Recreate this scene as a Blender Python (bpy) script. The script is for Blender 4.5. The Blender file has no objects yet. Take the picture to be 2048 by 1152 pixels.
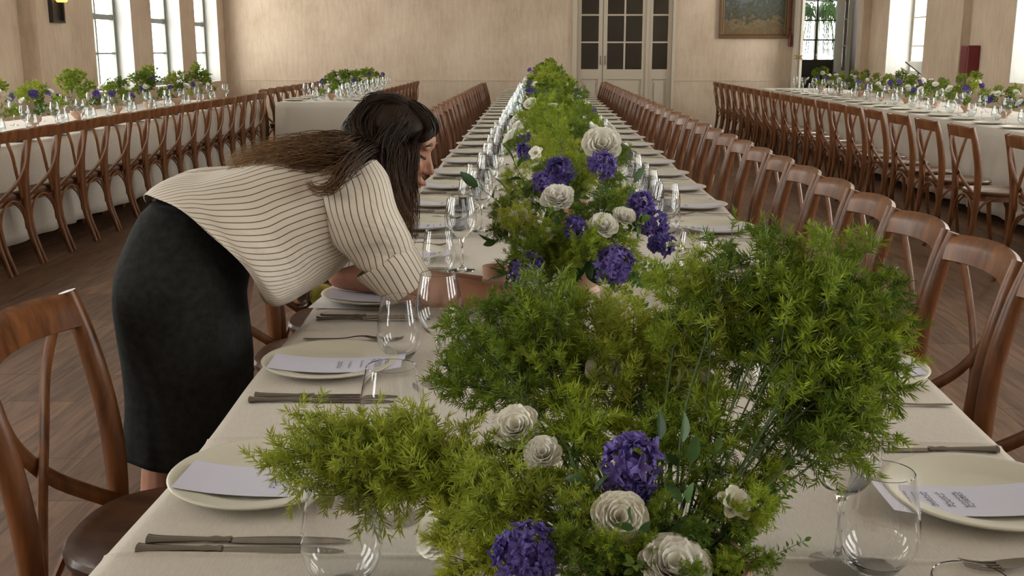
import bpy, math, random
import numpy as np
from mathutils import Vector, Matrix, Quaternion
PI = math.pi
sc = bpy.context.scene
C = sc.collection

# ---------------------------------------------------------------- camera, world, exposure
FPX, TH, PS, CAMZ = 2130.0, math.radians(12.57), math.radians(1.417), 1.365
cd = bpy.data.cameras.new('camera'); cam = bpy.data.objects.new('camera', cd); C.objects.link(cam)
cam.location = (0, 0, CAMZ); cam.rotation_euler = (PI/2-TH, 0, PS)
cd.sensor_width = 36; cd.lens = 36*FPX/2048; cd.clip_start = 0.05; cd.clip_end = 200
sc.camera = cam
w = bpy.data.worlds.new('daylight'); sc.world = w; w.use_nodes = True
bg = w.node_tree.nodes['Background']; bg.inputs[0].default_value = (1.0, 0.975, 0.955, 1); bg.inputs[1].default_value = 10.0
sc.view_settings.view_transform = 'Standard'; sc.view_settings.look = 'None'
sc.view_settings.gamma = 1; sc.view_settings.use_curve_mapping = False
sc.view_settings.exposure = 0.3
cy = sc.cycles
cy.use_denoising = True; cy.max_bounces = 8; cy.diffuse_bounces = 4; cy.glossy_bounces = 4
cy.transmission_bounces = 8; cy.transparent_max_bounces = 32; cy.sample_clamp_indirect = 6
cy.caustics_reflective = False; cy.caustics_refractive = True

FW = Vector((-math.sin(PS)*math.cos(TH), math.cos(PS)*math.cos(TH), -math.sin(TH)))
RT = Vector((math.cos(PS), math.sin(PS), 0)); UPV = RT.cross(FW); CP = Vector((0, 0, CAMZ))
def _ray(x, y): return FW + RT*((x-1024)/FPX) - UPV*((y-576)/FPX)
def at(x, y, Y):
    d = _ray(x, y); return CP + d*(Y/d.y)
def atz(x, y, z):
    d = _ray(x, y); return CP + d*((z-CAMZ)/d.z)

FAR, LW, RW, CEIL, NEAR = 19.0, -5.5, 5.7, 5.0, -3.0
def portal(x, y0, y1, z0, z1, sgn):
    l = bpy.data.lights.new('window_portal', 'AREA'); l.shape = 'RECTANGLE'; l.size = z1-z0; l.size_y = y1-y0
    l.cycles.is_portal = True
    o = bpy.data.objects.new('window_portal', l); C.objects.link(o)
    o.location = (x, (y0+y1)/2, (z0+z1)/2); o.rotation_euler = (0, sgn*PI/2, 0)
LWIN = [(17.4, 18.64), (15.43, 16.7), (13.4, 14.68), (9.6, 10.9), (7.5, 8.8), (5.4, 6.7), (2.2, 3.5), (0.1, 1.4), (-2.0, -0.7)]
RWIN = [(16.16, 18.05), (12.0, 13.29), (10.0, 11.3), (7.4, 8.7), (5.3, 6.6), (2.6, 3.9), (0.4, 1.7), (-2.0, -0.7)]
for a, b in LWIN: portal(LW-0.30, a, b, 0.85, 4.3, -1)
for a, b in RWIN: portal(RW+0.47, a, b, 0.98, 4.3, 1)


# ---------------------------------------------------------------- helpers
def nrm(v):
    v = np.asarray(v, float); return v/(np.linalg.norm(v)+1e-12)
class MB:
    def __init__(s): s.v = []; s.f = []; s.n = 0; s.uv = []; s.at = []
    def add(s, V, F, uv=None, a=None):
        V = np.asarray(V, float).reshape(-1, 3); F = [tuple(int(i)+s.n for i in f) for f in F]
        s.v.append(V); s.f += F; s.n += len(V)
        s.uv.append(np.zeros((len(V), 2)) if uv is None else np.asarray(uv, float))
        s.at.append(np.zeros(len(V)) if a is None else np.asarray(a, float))
        return s
    def box(s, c, d, rot=None):
        x, y, z = [k/2 for k in d]
        V = np.array([(-x,-y,-z),(x,-y,-z),(x,y,-z),(-x,y,-z),(-x,-y,z),(x,-y,z),(x,y,z),(-x,y,z)])
        if rot is not None: V = V@np.array(Matrix.Rotation(rot[1], 3, rot[0])).T
        return s.add(V+np.array(c), [(0,3,2,1),(4,5,6,7),(0,1,5,4),(1,2,6,5),(2,3,7,6),(3,0,4,7)])
    def bb(s, x0, x1, y0, y1, z0, z1): return s.box(((x0+x1)/2,(y0+y1)/2,(z0+z1)/2), (x1-x0,y1-y0,z1-z0))
    def tube(s, P, R, n=8, flat=None, up=(0.123,0.3,0.95), a=None):
        P = np.asarray(P, float); m = len(P); R = np.broadcast_to(np.asarray(R, float), (m,))
        T = np.gradient(P, axis=0); T /= np.linalg.norm(T, axis=1)[:,None]+1e-12
        u = np.cross(T[0], up)
        if np.linalg.norm(u) < 1e-4: u = np.cross(T[0], (1, 0.1, 0))
        u = nrm(u); V = []; k2 = 1 if flat is None else flat
        for i in range(m):
            u = nrm(u-T[i]*np.dot(u, T[i])); v = np.cross(T[i], u)
            for j in range(n):
                t = 2*PI*j/n; V.append(P[i]+R[i]*(math.cos(t)*u+k2*math.sin(t)*v))
        F = [(i*n+j, i*n+(j+1)%n, (i+1)*n+(j+1)%n, (i+1)*n+j) for i in range(m-1) for j in range(n)]
        F += [tuple(range(n-1,-1,-1)), tuple((m-1)*n+j for j in range(n))]
        aa = None if a is None else np.repeat(np.asarray(a, float), n)
        return s.add(V, F, None, aa)
    def lathe(s, prof, n=32, c=(0,0,0), cap=True):
        m = len(prof); V = []
        for r, z in prof:
            for j in range(n):
                t = 2*PI*j/n; V.append((c[0]+r*math.cos(t), c[1]+r*math.sin(t), c[2]+z))
        F = [(i*n+j, i*n+(j+1)%n, (i+1)*n+(j+1)%n, (i+1)*n+j) for i in range(m-1) for j in range(n)]
        if cap:
            F += [tuple(range(n-1,-1,-1)), tuple((m-1)*n+j for j in range(n))]
        return s.add(V, F)
    def grid(s, G, close_u=False, uv=None, a=None):
        G = np.asarray(G, float); h, w_ = G.shape[:2]; F = []
        for i in range(h-1):
            for j in range(w_ if close_u else w_-1):
                k = (j+1) % w_; F.append((i*w_+j, i*w_+k, (i+1)*w_+k, (i+1)*w_+j))
        return s.add(G.reshape(-1,3), F, None if uv is None else np.asarray(uv).reshape(-1,2), a)
    def ell(s, c, r, M=None, nu=20, nv=12):
        V = []; 
        for i in range(nv+1):
            p = PI*i/nv
            for j in range(nu):
                t = 2*PI*j/nu; V.append((r[0]*math.sin(p)*math.cos(t), r[1]*math.sin(p)*math.sin(t), r[2]*math.cos(p)))
        V = np.array(V)
        if M is not None: V = V@np.array(M).T
        F = [(i*nu+j, (i+1)*nu+j, (i+1)*nu+(j+1)%nu, i*nu+(j+1)%nu) for i in range(nv) for j in range(nu)]
        return s.add(V+np.array(c), F)
    def mesh(s, name, smooth=True):
        me = bpy.data.meshes.new(name)
        V = np.concatenate(s.v); nf = len(s.f)
        me.vertices.add(len(V)); me.vertices.foreach_set('co', V.astype(np.float32).ravel())
        lt = np.array([len(f) for f in s.f], np.int32); li = np.concatenate([np.array(f, np.int32) for f in s.f]) if nf < 200 else np.fromiter((i for f in s.f for i in f), np.int32)
        me.loops.add(len(li)); me.loops.foreach_set('vertex_index', li)
        me.polygons.add(nf); st = np.zeros(nf, np.int32); st[1:] = np.cumsum(lt)[:-1]
        me.polygons.foreach_set('loop_start', st); me.polygons.foreach_set('loop_total', lt)
        me.polygons.foreach_set('use_smooth', np.full(nf, smooth))
        me.update(calc_edges=True)
        UV = np.concatenate(s.uv)
        if np.abs(UV).max() > 0:
            l = me.uv_layers.new(name='UVMap'); l.data.foreach_set('uv', UV[li].astype(np.float32).ravel())
        A = np.concatenate(s.at)
        if np.abs(A).max() > 0:
            t = me.attributes.new('tip', 'FLOAT', 'POINT'); t.data.foreach_set('value', A.astype(np.float32))
        me.validate()
        return me
    def build(s, name, mat, parent=None, smooth=True, bevel=0):
        me = s.mesh(name, smooth); me.materials.append(mat)
        o = bpy.data.objects.new(name, me); C.objects.link(o)
        if parent: o.parent = parent
        if bevel:
            b = o.modifiers.new('b', 'BEVEL'); b.width = bevel; b.segments = 2; b.limit_method = 'ANGLE'
        if smooth and not bevel is None:
            try: me.set_sharp_from_angle(angle=math.radians(42))
            except Exception: pass
        return o
def inst(name, me, parent=None, M=None):
    o = bpy.data.objects.new(name, me); C.objects.link(o)
    if parent: o.parent = parent
    if M is not None: o.matrix_local = M
    return o
def tag(o, label, cat, group=None):
    o['label'] = label; o['category'] = cat
    if group: o['group'] = group
    return o
def struct(o): o['kind'] = 'structure'; return o
def thing(name, label, cat, loc=(0,0,0), rz=0, group=None):
    o = bpy.data.objects.new(name, None); C.objects.link(o); o.empty_display_size = 0.1
    o.location = loc; o.rotation_euler = (0, 0, rz); return tag(o, label, cat, group)
def dup(root, loc, rz, label, group=None):
    r = root.copy(); C.objects.link(r); r.location = loc; r.rotation_euler = (0, 0, rz); r['label'] = label
    if group: r['group'] = group
    for ch in root.children:
        c = ch.copy(); C.objects.link(c); c.parent = r
        for g in ch.children:
            d = g.copy(); C.objects.link(d); d.parent = c
    return r
ONES = ['','first','second','third','fourth','fifth','sixth','seventh','eighth','ninth','tenth','eleventh','twelfth','thirteenth','fourteenth','fifteenth','sixteenth','seventeenth','eighteenth','nineteenth']
def ordi(n):
    if n < 20: return ONES[n]
    t, u = divmod(n, 10); T = {2:'twent', 3:'thirt', 4:'fort'}[t]
    return T+'ieth' if u == 0 else T+'y-'+ONES[u]
def spline(P, n):
    P = np.asarray(P, float); m = len(P); Q = np.vstack([2*P[0]-P[1], P, 2*P[-1]-P[-2]])
    out = []
    for k in range(n):
        t = k/(n-1)*(m-1); i = min(int(t), m-2); u = t-i
        a, b, c, d = Q[i], Q[i+1], Q[i+2], Q[i+3]
        out.append(0.5*((2*b)+(-a+c)*u+(2*a-5*b+4*c-d)*u*u+(-a+3*b-3*c+d)*u**3))
    return np.array(out)

# ---------------------------------------------------------------- materials
def mat(name, col, rough=0.6, spec=0.5, metal=0, coat=0, trans=0, sheen=0):
    m = bpy.data.materials.new(name); m.use_nodes = True; p = m.node_tree.nodes['Principled BSDF']
    p.inputs['Base Color'].default_value = (*col, 1); p.inputs['Roughness'].default_value = rough
    p.inputs['Specular IOR Level'].default_value = spec; p.inputs['Metallic'].default_value = metal
    p.inputs['Coat Weight'].default_value = coat; p.inputs['Coat Roughness'].default_value = 0.15
    p.inputs['Sheen Weight'].default_value = sheen
    return m
def N(m, t, **k):
    n = m.node_tree.nodes.new(t)
    for a, b in k.items():
        if a in n.inputs: n.inputs[a].default_value = b
        else: setattr(n, a, b)
    return n
def L(m, a, b): m.node_tree.links.new(a, b)
def vary(m, c0, c1, scale=(4,4,4), detail=4, bump=0, coord='Object', rough=None, bdist=0.01, lo=0.35, hi=0.65, extra=None):
    p = m.node_tree.nodes['Principled BSDF']
    tc = N(m, 'ShaderNodeTexCoord'); mp = N(m, 'ShaderNodeMapping'); mp.inputs['Scale'].default_value = scale
    L(m, tc.outputs[coord], mp.inputs['Vector'])
    nz = N(m, 'ShaderNodeTexNoise', Scale=1.0, Detail=detail, Roughness=0.6); L(m, mp.outputs[0], nz.inputs['Vector'])
    cr = N(m, 'ShaderNodeValToRGB'); e = cr.color_ramp.elements
    e[0].position = lo; e[1].position = hi; e[0].color = (*c0, 1); e[1].color = (*c1, 1)
    L(m, nz.outputs['Fac'], cr.inputs[0]); L(m, cr.outputs[0], p.inputs['Base Color'])
    if bump:
        b = N(m, 'ShaderNodeBump', Strength=bump, Distance=bdist); L(m, nz.outputs['Fac'], b.inputs['Height']); L(m, b.outputs[0], p.inputs['Normal'])
    return cr
def plaster(name, c0, c1):
    m = mat(name, c0, 0.85, 0.3); p = m.node_tree.nodes['Principled BSDF']
    tc = N(m, 'ShaderNodeTexCoord')
    a = N(m, 'ShaderNodeTexNoise', Scale=1.1, Detail=6.0, Roughness=0.65); L(m, tc.outputs['Object'], a.inputs['Vector'])
    mp = N(m, 'ShaderNodeMapping'); mp.inputs['Scale'].default_value = (9, 9, 1.6); L(m, tc.outputs['Object'], mp.inputs[0])
    b = N(m, 'ShaderNodeTexNoise', Scale=2.2, Detail=5.0, Roughness=0.7); L(m, mp.outputs[0], b.inputs['Vector'])
    mx = N(m, 'ShaderNodeMath', operation='MULTIPLY_ADD'); mx.inputs[1].default_value = 0.6
    L(m, a.outputs['Fac'], mx.inputs[0])
    m2 = N(m, 'ShaderNodeMath', operation='MULTIPLY'); m2.inputs[1].default_value = 0.4; L(m, b.outputs['Fac'], m2.inputs[0]); L(m, m2.outputs[0], mx.inputs[2])
    cr = N(m, 'ShaderNodeValToRGB'); e = cr.color_ramp.elements; e[0].position = 0.38; e[1].position = 0.62
    e[0].color = (*c0, 1); e[1].color = (*c1, 1); L(m, mx.outputs[0], cr.inputs[0]); L(m, cr.outputs[0], p.inputs['Base Color'])
    bp = N(m, 'ShaderNodeBump', Strength=0.25, Distance=0.01); L(m, b.outputs['Fac'], bp.inputs['Height']); L(m, bp.outputs[0], p.inputs['Normal'])
    return m
M_wall = plaster('warm_plaster', (0.45, 0.345, 0.25), (0.60, 0.48, 0.365))
M_reveal = plaster('pale_plaster', (0.40, 0.385, 0.36), (0.50, 0.485, 0.45))
M_trim = mat('cream_paint', (0.50, 0.435, 0.34), 0.45)
M_frame = mat('grey_green_paint', (0.20, 0.21, 0.18), 0.4)
M_cream = mat('cream_window_paint', (0.62, 0.56, 0.46), 0.4)
M_ceil = mat('ceiling_paint', (0.42, 0.37, 0.30), 0.9)
# planks of the floor run along Y, 0.28 m wide, butt joints staggered
def floor_mat():
    m = mat('oak_planks', (0.2, 0.12, 0.07), 0.6, 0.3); p = m.node_tree.nodes['Principled BSDF']
    tc = N(m, 'ShaderNodeTexCoord'); mp = N(m, 'ShaderNodeMapping'); mp.inputs['Rotation'].default_value = (0, 0, PI/2); mp.inputs['Location'].default_value = (0.2, 0.15, 0)
    L(m, tc.outputs['Object'], mp.inputs[0])
    br = N(m, 'ShaderNodeTexBrick', Scale=1.0); br.offset = 0.37; br.inputs['Mortar Size'].default_value = 0.0028; br.inputs['Mortar Smooth'].default_value = 0.1
    br.inputs['Brick Width'].default_value = 0.95; br.inputs['Row Height'].default_value = 0.28
    br.inputs['Color1'].default_value = (0.5, 0.5, 0.5, 1); br.inputs['Color2'].default_value = (1, 1, 1, 1); br.inputs['Mortar'].default_value = (0.15, 0.15, 0.15, 1)
    L(m, mp.outputs[0], br.inputs['Vector'])
    m3 = N(m, 'ShaderNodeMapping'); m3.inputs['Scale'].default_value = (14, 1.3, 1); L(m, tc.outputs['Object'], m3.inputs[0])
    nz = N(m, 'ShaderNodeTexNoise', Scale=1.6, Detail=7.0, Roughness=0.62, Distortion=1.2); L(m, m3.outputs[0], nz.inputs['Vector'])
    cr = N(m, 'ShaderNodeValToRGB'); e = cr.color_ramp.elements; e[0].position = 0.3; e[1].position = 0.72
    e[0].color = (0.075, 0.034, 0.017, 1); e[1].color = (0.235, 0.128, 0.072, 1); L(m, nz.outputs['Fac'], cr.inputs[0])
    mx = N(m, 'ShaderNodeMix', data_type='RGBA', blend_type='MULTIPLY'); mx.inputs[0].default_value = 0.75
    L(m, cr.outputs[0], mx.inputs[6]); L(m, br.outputs['Color'], mx.inputs[7]); L(m, mx.outputs[2], p.inputs['Base Color'])
    b = N(m, 'ShaderNodeBump', Strength=0.4, Distance=0.004); L(m, br.outputs['Color'], b.inputs['Height']); L(m, b.outputs[0], p.inputs['Normal'])
    return m
M_floor = floor_mat()
M_wood = mat('bentwood', (0.2, 0.08, 0.03), 0.36, 0.4, coat=0.08)
vary(M_wood, (0.07, 0.023, 0.007), (0.235, 0.086, 0.026), (30, 30, 5), 5, lo=0.3, hi=0.72)
M_seat = mat('seat_wood', (0.1, 0.045, 0.025), 0.38, 0.5, coat=0.2)
vary(M_seat, (0.065, 0.028, 0.015), (0.13, 0.06, 0.032), (20, 6, 6), 4)
M_cloth = mat('linen', (0.55, 0.5, 0.43), 0.9, 0.2, sheen=0.1)
vary(M_cloth, (0.50, 0.45, 0.39), (0.56, 0.505, 0.44), (500, 60, 60), 2, bump=0.15, bdist=0.001)
M_plate = mat('ivory_stoneware', (0.60, 0.57, 0.47), 0.28, 0.5)
M_card = mat('lilac_white_card', (0.58, 0.57, 0.68), 0.7)
M_ink = mat('ink', (0.09, 0.09, 0.14), 0.7)
M_steel = mat('cutlery_steel', (0.27, 0.25, 0.23), 0.14, 0.5, metal=1)
M_skin = mat('skin', (0.42, 0.20, 0.13), 0.5, 0.4); M_skin.node_tree.nodes['Principled BSDF'].inputs['Subsurface Weight'].default_value = 0.0
vary(M_skin, (0.34, 0.155, 0.095), (0.39, 0.19, 0.125), (30, 30, 30), 2)
M_skirt = mat('charcoal_wool', (0.022, 0.024, 0.024), 0.95, 0.12)
vary(M_skirt, (0.013, 0.0135, 0.013), (0.023, 0.0235, 0.0225), (60, 60, 60), 4, bump=0.1, bdist=0.002)
M_gold = mat('gilt_frame', (0.14, 0.075, 0.03), 0.45, metal=0.3)
M_black = mat('black_plastic', (0.015, 0.015, 0.017), 0.35)
M_red = mat('red_enamel', (0.13, 0.008, 0.012), 0.45)
M_lips = mat('lips', (0.30, 0.09, 0.07), 0.5)
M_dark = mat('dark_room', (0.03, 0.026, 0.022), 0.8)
M_peach = mat('blush_ceramic', (0.62, 0.40, 0.29), 0.5)
vary(M_peach, (0.46, 0.27, 0.18), (0.58, 0.38, 0.27), (12, 12, 12), 3)
def glass_thin(name, tint=(0.97, 0.985, 0.98), edge=0.55, rough=0.0, f0=0.04, f1=0.9, pwr=5.0):
    m = bpy.data.materials.new(name); m.use_nodes = True; nt = m.node_tree; nt.nodes.clear()
    out = N(m, 'ShaderNodeOutputMaterial'); tr = N(m, 'ShaderNodeBsdfTransparent'); gl = N(m, 'ShaderNodeBsdfGlossy', Roughness=rough)
    gl.inputs['Color'].default_value = (1, 1, 1, 1)
    fw_ = N(m, 'ShaderNodeLayerWeight', Blend=0.5); pw = N(m, 'ShaderNodeMath', operation='POWER'); pw.inputs[1].default_value = pwr; L(m, fw_.outputs['Facing'], pw.inputs[0])
    fr = N(m, 'ShaderNodeMath', operation='MULTIPLY_ADD'); fr.inputs[1].default_value = f1; fr.inputs[2].default_value = f0; L(m, pw.outputs[0], fr.inputs[0]); mx = N(m, 'ShaderNodeMixShader')
    lw = N(m, 'ShaderNodeLayerWeight', Blend=0.25); cr = N(m, 'ShaderNodeValToRGB'); e = cr.color_ramp.elements
    e[0].position = 0.3; e[1].position = 0.95; e[0].color = (*tint, 1); e[1].color = (edge, edge, edge, 1)
    L(m, lw.outputs['Facing'], cr.inputs[0]); L(m, cr.outputs[0], tr.inputs[0])
    L(m, fr.outputs[0], mx.inputs[0]); L(m, tr.outputs[0], mx.inputs[1]); L(m, gl.outputs[0], mx.inputs[2]); L(m, mx.outputs[0], out.inputs[0])
    return m
M_glass = mat('drinking_glass', (1, 1, 1), 0.0); M_glass.node_tree.nodes['Principled BSDF'].inputs['Transmission Weight'].default_value = 1; M_glass.node_tree.nodes['Principled BSDF'].inputs['IOR'].default_value = 1.5
M_glassF = glass_thin('far_drinking_glass', (0.93, 0.95, 0.95), 0.35, 0.03, 0.06, 0.65, 3.0)
M_pane = glass_thin('window_glass', (0.96, 0.98, 0.97), 0.7)
M_solid = mat('solid_glass', (1, 1, 1), 0.02); M_solid.node_tree.nodes['Principled BSDF'].inputs['Transmission Weight'].default_value = 1; M_solid.node_tree.nodes['Principled BSDF'].inputs['IOR'].default_value = 1.48
def leaf_mat(name, c0, c1, tr=0.35, rough=0.55):
    m = bpy.data.materials.new(name); m.use_nodes = True; p = m.node_tree.nodes['Principled BSDF']; p.inputs['Roughness'].default_value = rough
    p.inputs['Specular IOR Level'].default_value = 0.35
    oi = N(m, 'ShaderNodeObjectInfo'); tc = N(m, 'ShaderNodeTexCoord')
    nz = N(m, 'ShaderNodeTexNoise', Scale=28.0, Detail=2.0); L(m, tc.outputs['Object'], nz.inputs['Vector'])
    ad = N(m, 'ShaderNodeMath', operation='MULTIPLY_ADD'); ad.inputs[1].default_value = 0.5; L(m, oi.outputs['Random'], ad.inputs[0])
    m2 = N(m, 'ShaderNodeMath', operation='MULTIPLY'); m2.inputs[1].default_value = 0.5; L(m, nz.outputs['Fac'], m2.inputs[0]); L(m, m2.outputs[0], ad.inputs[2])
    cr = N(m, 'ShaderNodeValToRGB'); e = cr.color_ramp.elements; e[0].position = 0.15; e[1].position = 0.8; e[0].color = (*c0, 1); e[1].color = (*c1, 1)
    L(m, ad.outputs[0], cr.inputs[0]); L(m, cr.outputs[0], p.inputs['Base Color'])
    t = N(m, 'ShaderNodeBsdfTranslucent'); L(m, cr.outputs[0], t.inputs[0]); mx = N(m, 'ShaderNodeMixShader'); mx.inputs[0].default_value = tr
    L(m, p.outputs[0], mx.inputs[1]); L(m, t.outputs[0], mx.inputs[2]); L(m, mx.outputs[0], m.node_tree.nodes['Material Output'].inputs[0])
    return m
M_fern = leaf_mat('fern_green', (0.05, 0.11, 0.010), (0.34, 0.43, 0.035))
M_fernY = leaf_mat('fern_lime', (0.26, 0.33, 0.03), (0.46, 0.50, 0.07))
M_leafD = leaf_mat('dark_leaf', (0.025, 0.065, 0.018), (0.06, 0.13, 0.03), 0.2, 0.4)
M_leafM = leaf_mat('mid_leaf', (0.07, 0.15, 0.025), (0.17, 0.27, 0.05), 0.3, 0.45)
M_stem = mat('green_stem', (0.055, 0.095, 0.03), 0.6)
M_twig = mat('brown_twig', (0.07, 0.06, 0.03), 0.6)
M_white = leaf_mat('white_petal', (0.90, 0.88, 0.78), (0.95, 0.94, 0.90), 0.22, 0.6)
M_purple = leaf_mat('violet_petal', (0.085, 0.062, 0.27), (0.24, 0.175, 0.52), 0.25, 0.6)
M_cen = mat('yellow_green_centre', (0.34, 0.38, 0.05), 0.7)
#==SETTING==
# ---------------------------------------------------------------- room shell
fl = MB(); fl.bb(LW-0.5, RW+0.5, NEAR, FAR+3.0, -0.1, 0); struct(fl.build('floor', M_floor, smooth=False))
ce = MB(); ce.bb(LW-0.5, RW+0.6, NEAR, FAR+0.3, CEIL, CEIL+0.15); struct(ce.build('ceiling', M_ceil, smooth=False))
nw = MB(); nw.bb(LW-0.4, RW+0.5, NEAR-0.2, NEAR, 0, CEIL); struct(nw.build('wall_near', M_wall, smooth=False))
def side_wall(name, xi, xo, wins, sill, head):
    m = MB(); x0, x1 = min(xi, xo), max(xi, xo); ys = sorted(wins); y = NEAR
    for a, b in ys:
        m.bb(x0, x1, y, a, 0, CEIL); m.bb(x0, x1, a, b, 0, sill); m.bb(x0, x1, a, b, head, CEIL); y = b
    m.bb(x0, x1, y, FAR+0.3, 0, CEIL); return m
lw = side_wall('wall_left', LW, LW-0.29, LWIN, 0.85, 4.3)
for y0 in (11.46, 3.9): lw.bb(LW-0.01, LW+0.2, y0, y0+0.83, 0, CEIL)
struct(lw.build('wall_left', M_wall, smooth=False))
rw = side_wall('wall_right', RW, RW+0.46, RWIN, 0.98, 4.3)
rw.bb(RW-0.12, RW+0.01, 14.62, 16.0, 0, CEIL); rw.bb(RW-0.12, RW+0.01, 9.3, 9.7, 0, CEIL)
struct(rw.build('wall_right', M_wall, smooth=False))
tn = [0]
def trim(m, mt): tn[0] += 1; return struct(m.build(f'trim_{tn[0]}', mt, smooth=False))
wn = [0]
def window(xi, sgn, a, b, z0, z1, inner, outer, mf, rows, thick):
    # pale plaster lining of the deep opening
    lin = MB(); xo = xi+sgn*outer; X0, X1 = min(xi, xo), max(xi, xo); e = 0.006
    lin.bb(X0, X1, a, a+e, z0, z1); lin.bb(X0, X1, b-e, b, z0, z1); lin.bb(X0, X1, a+e, b-e, z0, z0+e); lin.bb(X0, X1, a+e, b-e, z1-e, z1)
    trim(lin, M_reveal)
    wn[0] += 1; xf = xi+sgn*inner; m = MB(); t = 0.05; a += e; b -= e; z0 += e; z1 -= e
    m.bb(xf-0.03, xf+0.03, a, a+0.06, z0, z1); m.bb(xf-0.03, xf+0.03, b-0.06, b, z0, z1)
    m.bb(xf-0.03, xf+0.03, a+0.06, b-0.06, z0, z0+0.06); m.bb(xf-0.03, xf+0.03, a+0.06, b-0.06, z1-0.06, z1)
    mid = (a+b)/2; m.bb(xf-0.02, xf+0.02, mid-0.022, mid+0.022, z0+0.06, z1-0.06)
    z = z0+rows
    k = 1
    while z < z1-0.2:
        hh = 0.035 if k % 2 == thick else 0.012
        for p, q in ((a+0.06, mid-0.022), (mid+0.022, b-0.06)): m.bb(xf-0.02, xf+0.02, p, q, z-hh, z+hh)
        z += rows; k += 1
    f = struct(m.build(f'window_{wn[0]}', mf, smooth=False))
    g = MB(); g.bb(xf-0.003, xf+0.003, a+0.05, b-0.05, z0+0.05, z1-0.05); g.build('pane', M_pane, f, smooth=False)
for a, b in LWIN: window(LW, -1, a, b, 0.85, 4.3, 0.25, 0.288, M_frame, 0.47, 0)
for a, b in RWIN: window(RW, 1, a, b, 0.98, 4.3, 0.42, 0.458, M_cream, 0.45, 5)
# sunlit courtyard wall outside the far right window
o = MB(); o.bb(8.2, 8.5, 17.0, 24.0, 0, 6); struct(o.build('wall_courtyard', mat('limewash', (0.62, 0.55, 0.44), 0.9), smooth=False))
# far wall with its two door openings
fw = MB(); D0, D1, D2, D3 = 0.66, 2.31, 4.47, 5.56
fw.bb(LW-0.35, D0, FAR, FAR+0.3, 0, CEIL); fw.bb(D1, D2, FAR, FAR+0.3, 0, CEIL); fw.bb(D3, RW+0.1, FAR, FAR+0.3, 0, CEIL)
fw.bb(D0, D1, FAR, FAR+0.3, 3.1, CEIL); fw.bb(D2, D3, FAR, FAR+0.3, 3.2, CEIL); struct(fw.build('wall_far', M_wall, smooth=False))
for x0, x1 in ((LW, D0-0.0), (D1, D2-0.12)):
    m = MB(); m.bb(x0, x1, FAR-0.012, FAR, 0.845, 0.87); m.bb(x0, x1, FAR-0.006, FAR, 0.0, 0.845); trim(m, M_wall)
m = MB(); m.bb(LW, LW+0.012, NEAR, 11.46, 0.835, 0.85); m.bb(LW, LW+0.012, 12.29, FAR, 0.835, 0.85); trim(m, M_wall)
for x0, x1, nm in ((LW, D0-0.09, 'baseboard_far'), (D1+0.09, D2-0.15, 'baseboard_far_right')):
    m = MB(); m.bb(x0, x1, FAR-0.02, FAR, 0, 0.14); struct(m.build(nm, M_trim, smooth=False))
# room behind the glazed doors
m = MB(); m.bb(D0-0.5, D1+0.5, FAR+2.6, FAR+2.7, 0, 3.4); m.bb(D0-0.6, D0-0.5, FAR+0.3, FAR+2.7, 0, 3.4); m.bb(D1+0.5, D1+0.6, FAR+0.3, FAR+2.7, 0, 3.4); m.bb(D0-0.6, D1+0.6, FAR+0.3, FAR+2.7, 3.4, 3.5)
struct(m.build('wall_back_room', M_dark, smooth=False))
m = MB(); m.bb(D0-0.08, D0, FAR-0.03, FAR, 0, 3.18); m.bb(D1, D1+0.05, FAR-0.03, FAR, 0, 3.18); m.bb(D0, D1, FAR-0.03, FAR, 3.1, 3.18); trim(m, M_trim)
def leaf(n, x0, x1, cols, handle=None, y=FAR+0.05, glassbot=1.045, rows=0.46, top=3.08, pan=True, M=None):
    m = MB(); st = 0.07; g0, g1 = x0+st, x1-st
    def b(a0, a1, c0, c1, d=0.0): m.bb(a0, a1, y-0.02-d, y+0.02, c0, c1)
    b(x0, g0, 0, top); b(g1, x1, 0, top); b(g0, g1, top-0.09, top); b(g0, g1, glassbot-0.17, glassbot); b(g0, g1, 0, 0.18)
    m.bb(g0, g1, y-0.004, y+0.01, 0.18, glassbot-0.17)
    m.bb(g0+0.05, g1-0.05, y-0.016, y-0.004, 0.24, glassbot-0.23)
    k = 1
    while glassbot+k*rows < top-0.2:
        b(g0, g1, glassbot+k*rows-0.013, glassbot+k*rows+0.013); k += 1
    if cols == 2: mm = (g0+g1)/2; b(mm-0.014, mm+0.014, glassbot, top-0.09, 0.001)
    f = struct(m.build(f'door_{n}', M or M_trim, smooth=False))
    g = MB(); g.bb(g0, g1, y-0.002, y+0.002, glassbot, top-0.09); g.build('pane', M_pane, f, smooth=False)
    if handle:
        h = MB(); h.tube([(handle, y-0.02, 1.13), (handle, y-0.06, 1.13), (handle, y-0.06, 1.27), (handle, y-0.02, 1.27)], 0.008, 6); h.build('handle', M_steel, f)
    return f
leaf(1, 0.665, 1.105, 1, 1.07); leaf(2, 1.115, 1.86, 2, 1.15); leaf(3, 1.90, 2.305, 1)
m = MB(); m.bb(1.86, 1.90, FAR+0.01, FAR+0.10, 0, 3.1); trim(m, M_trim)
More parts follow.
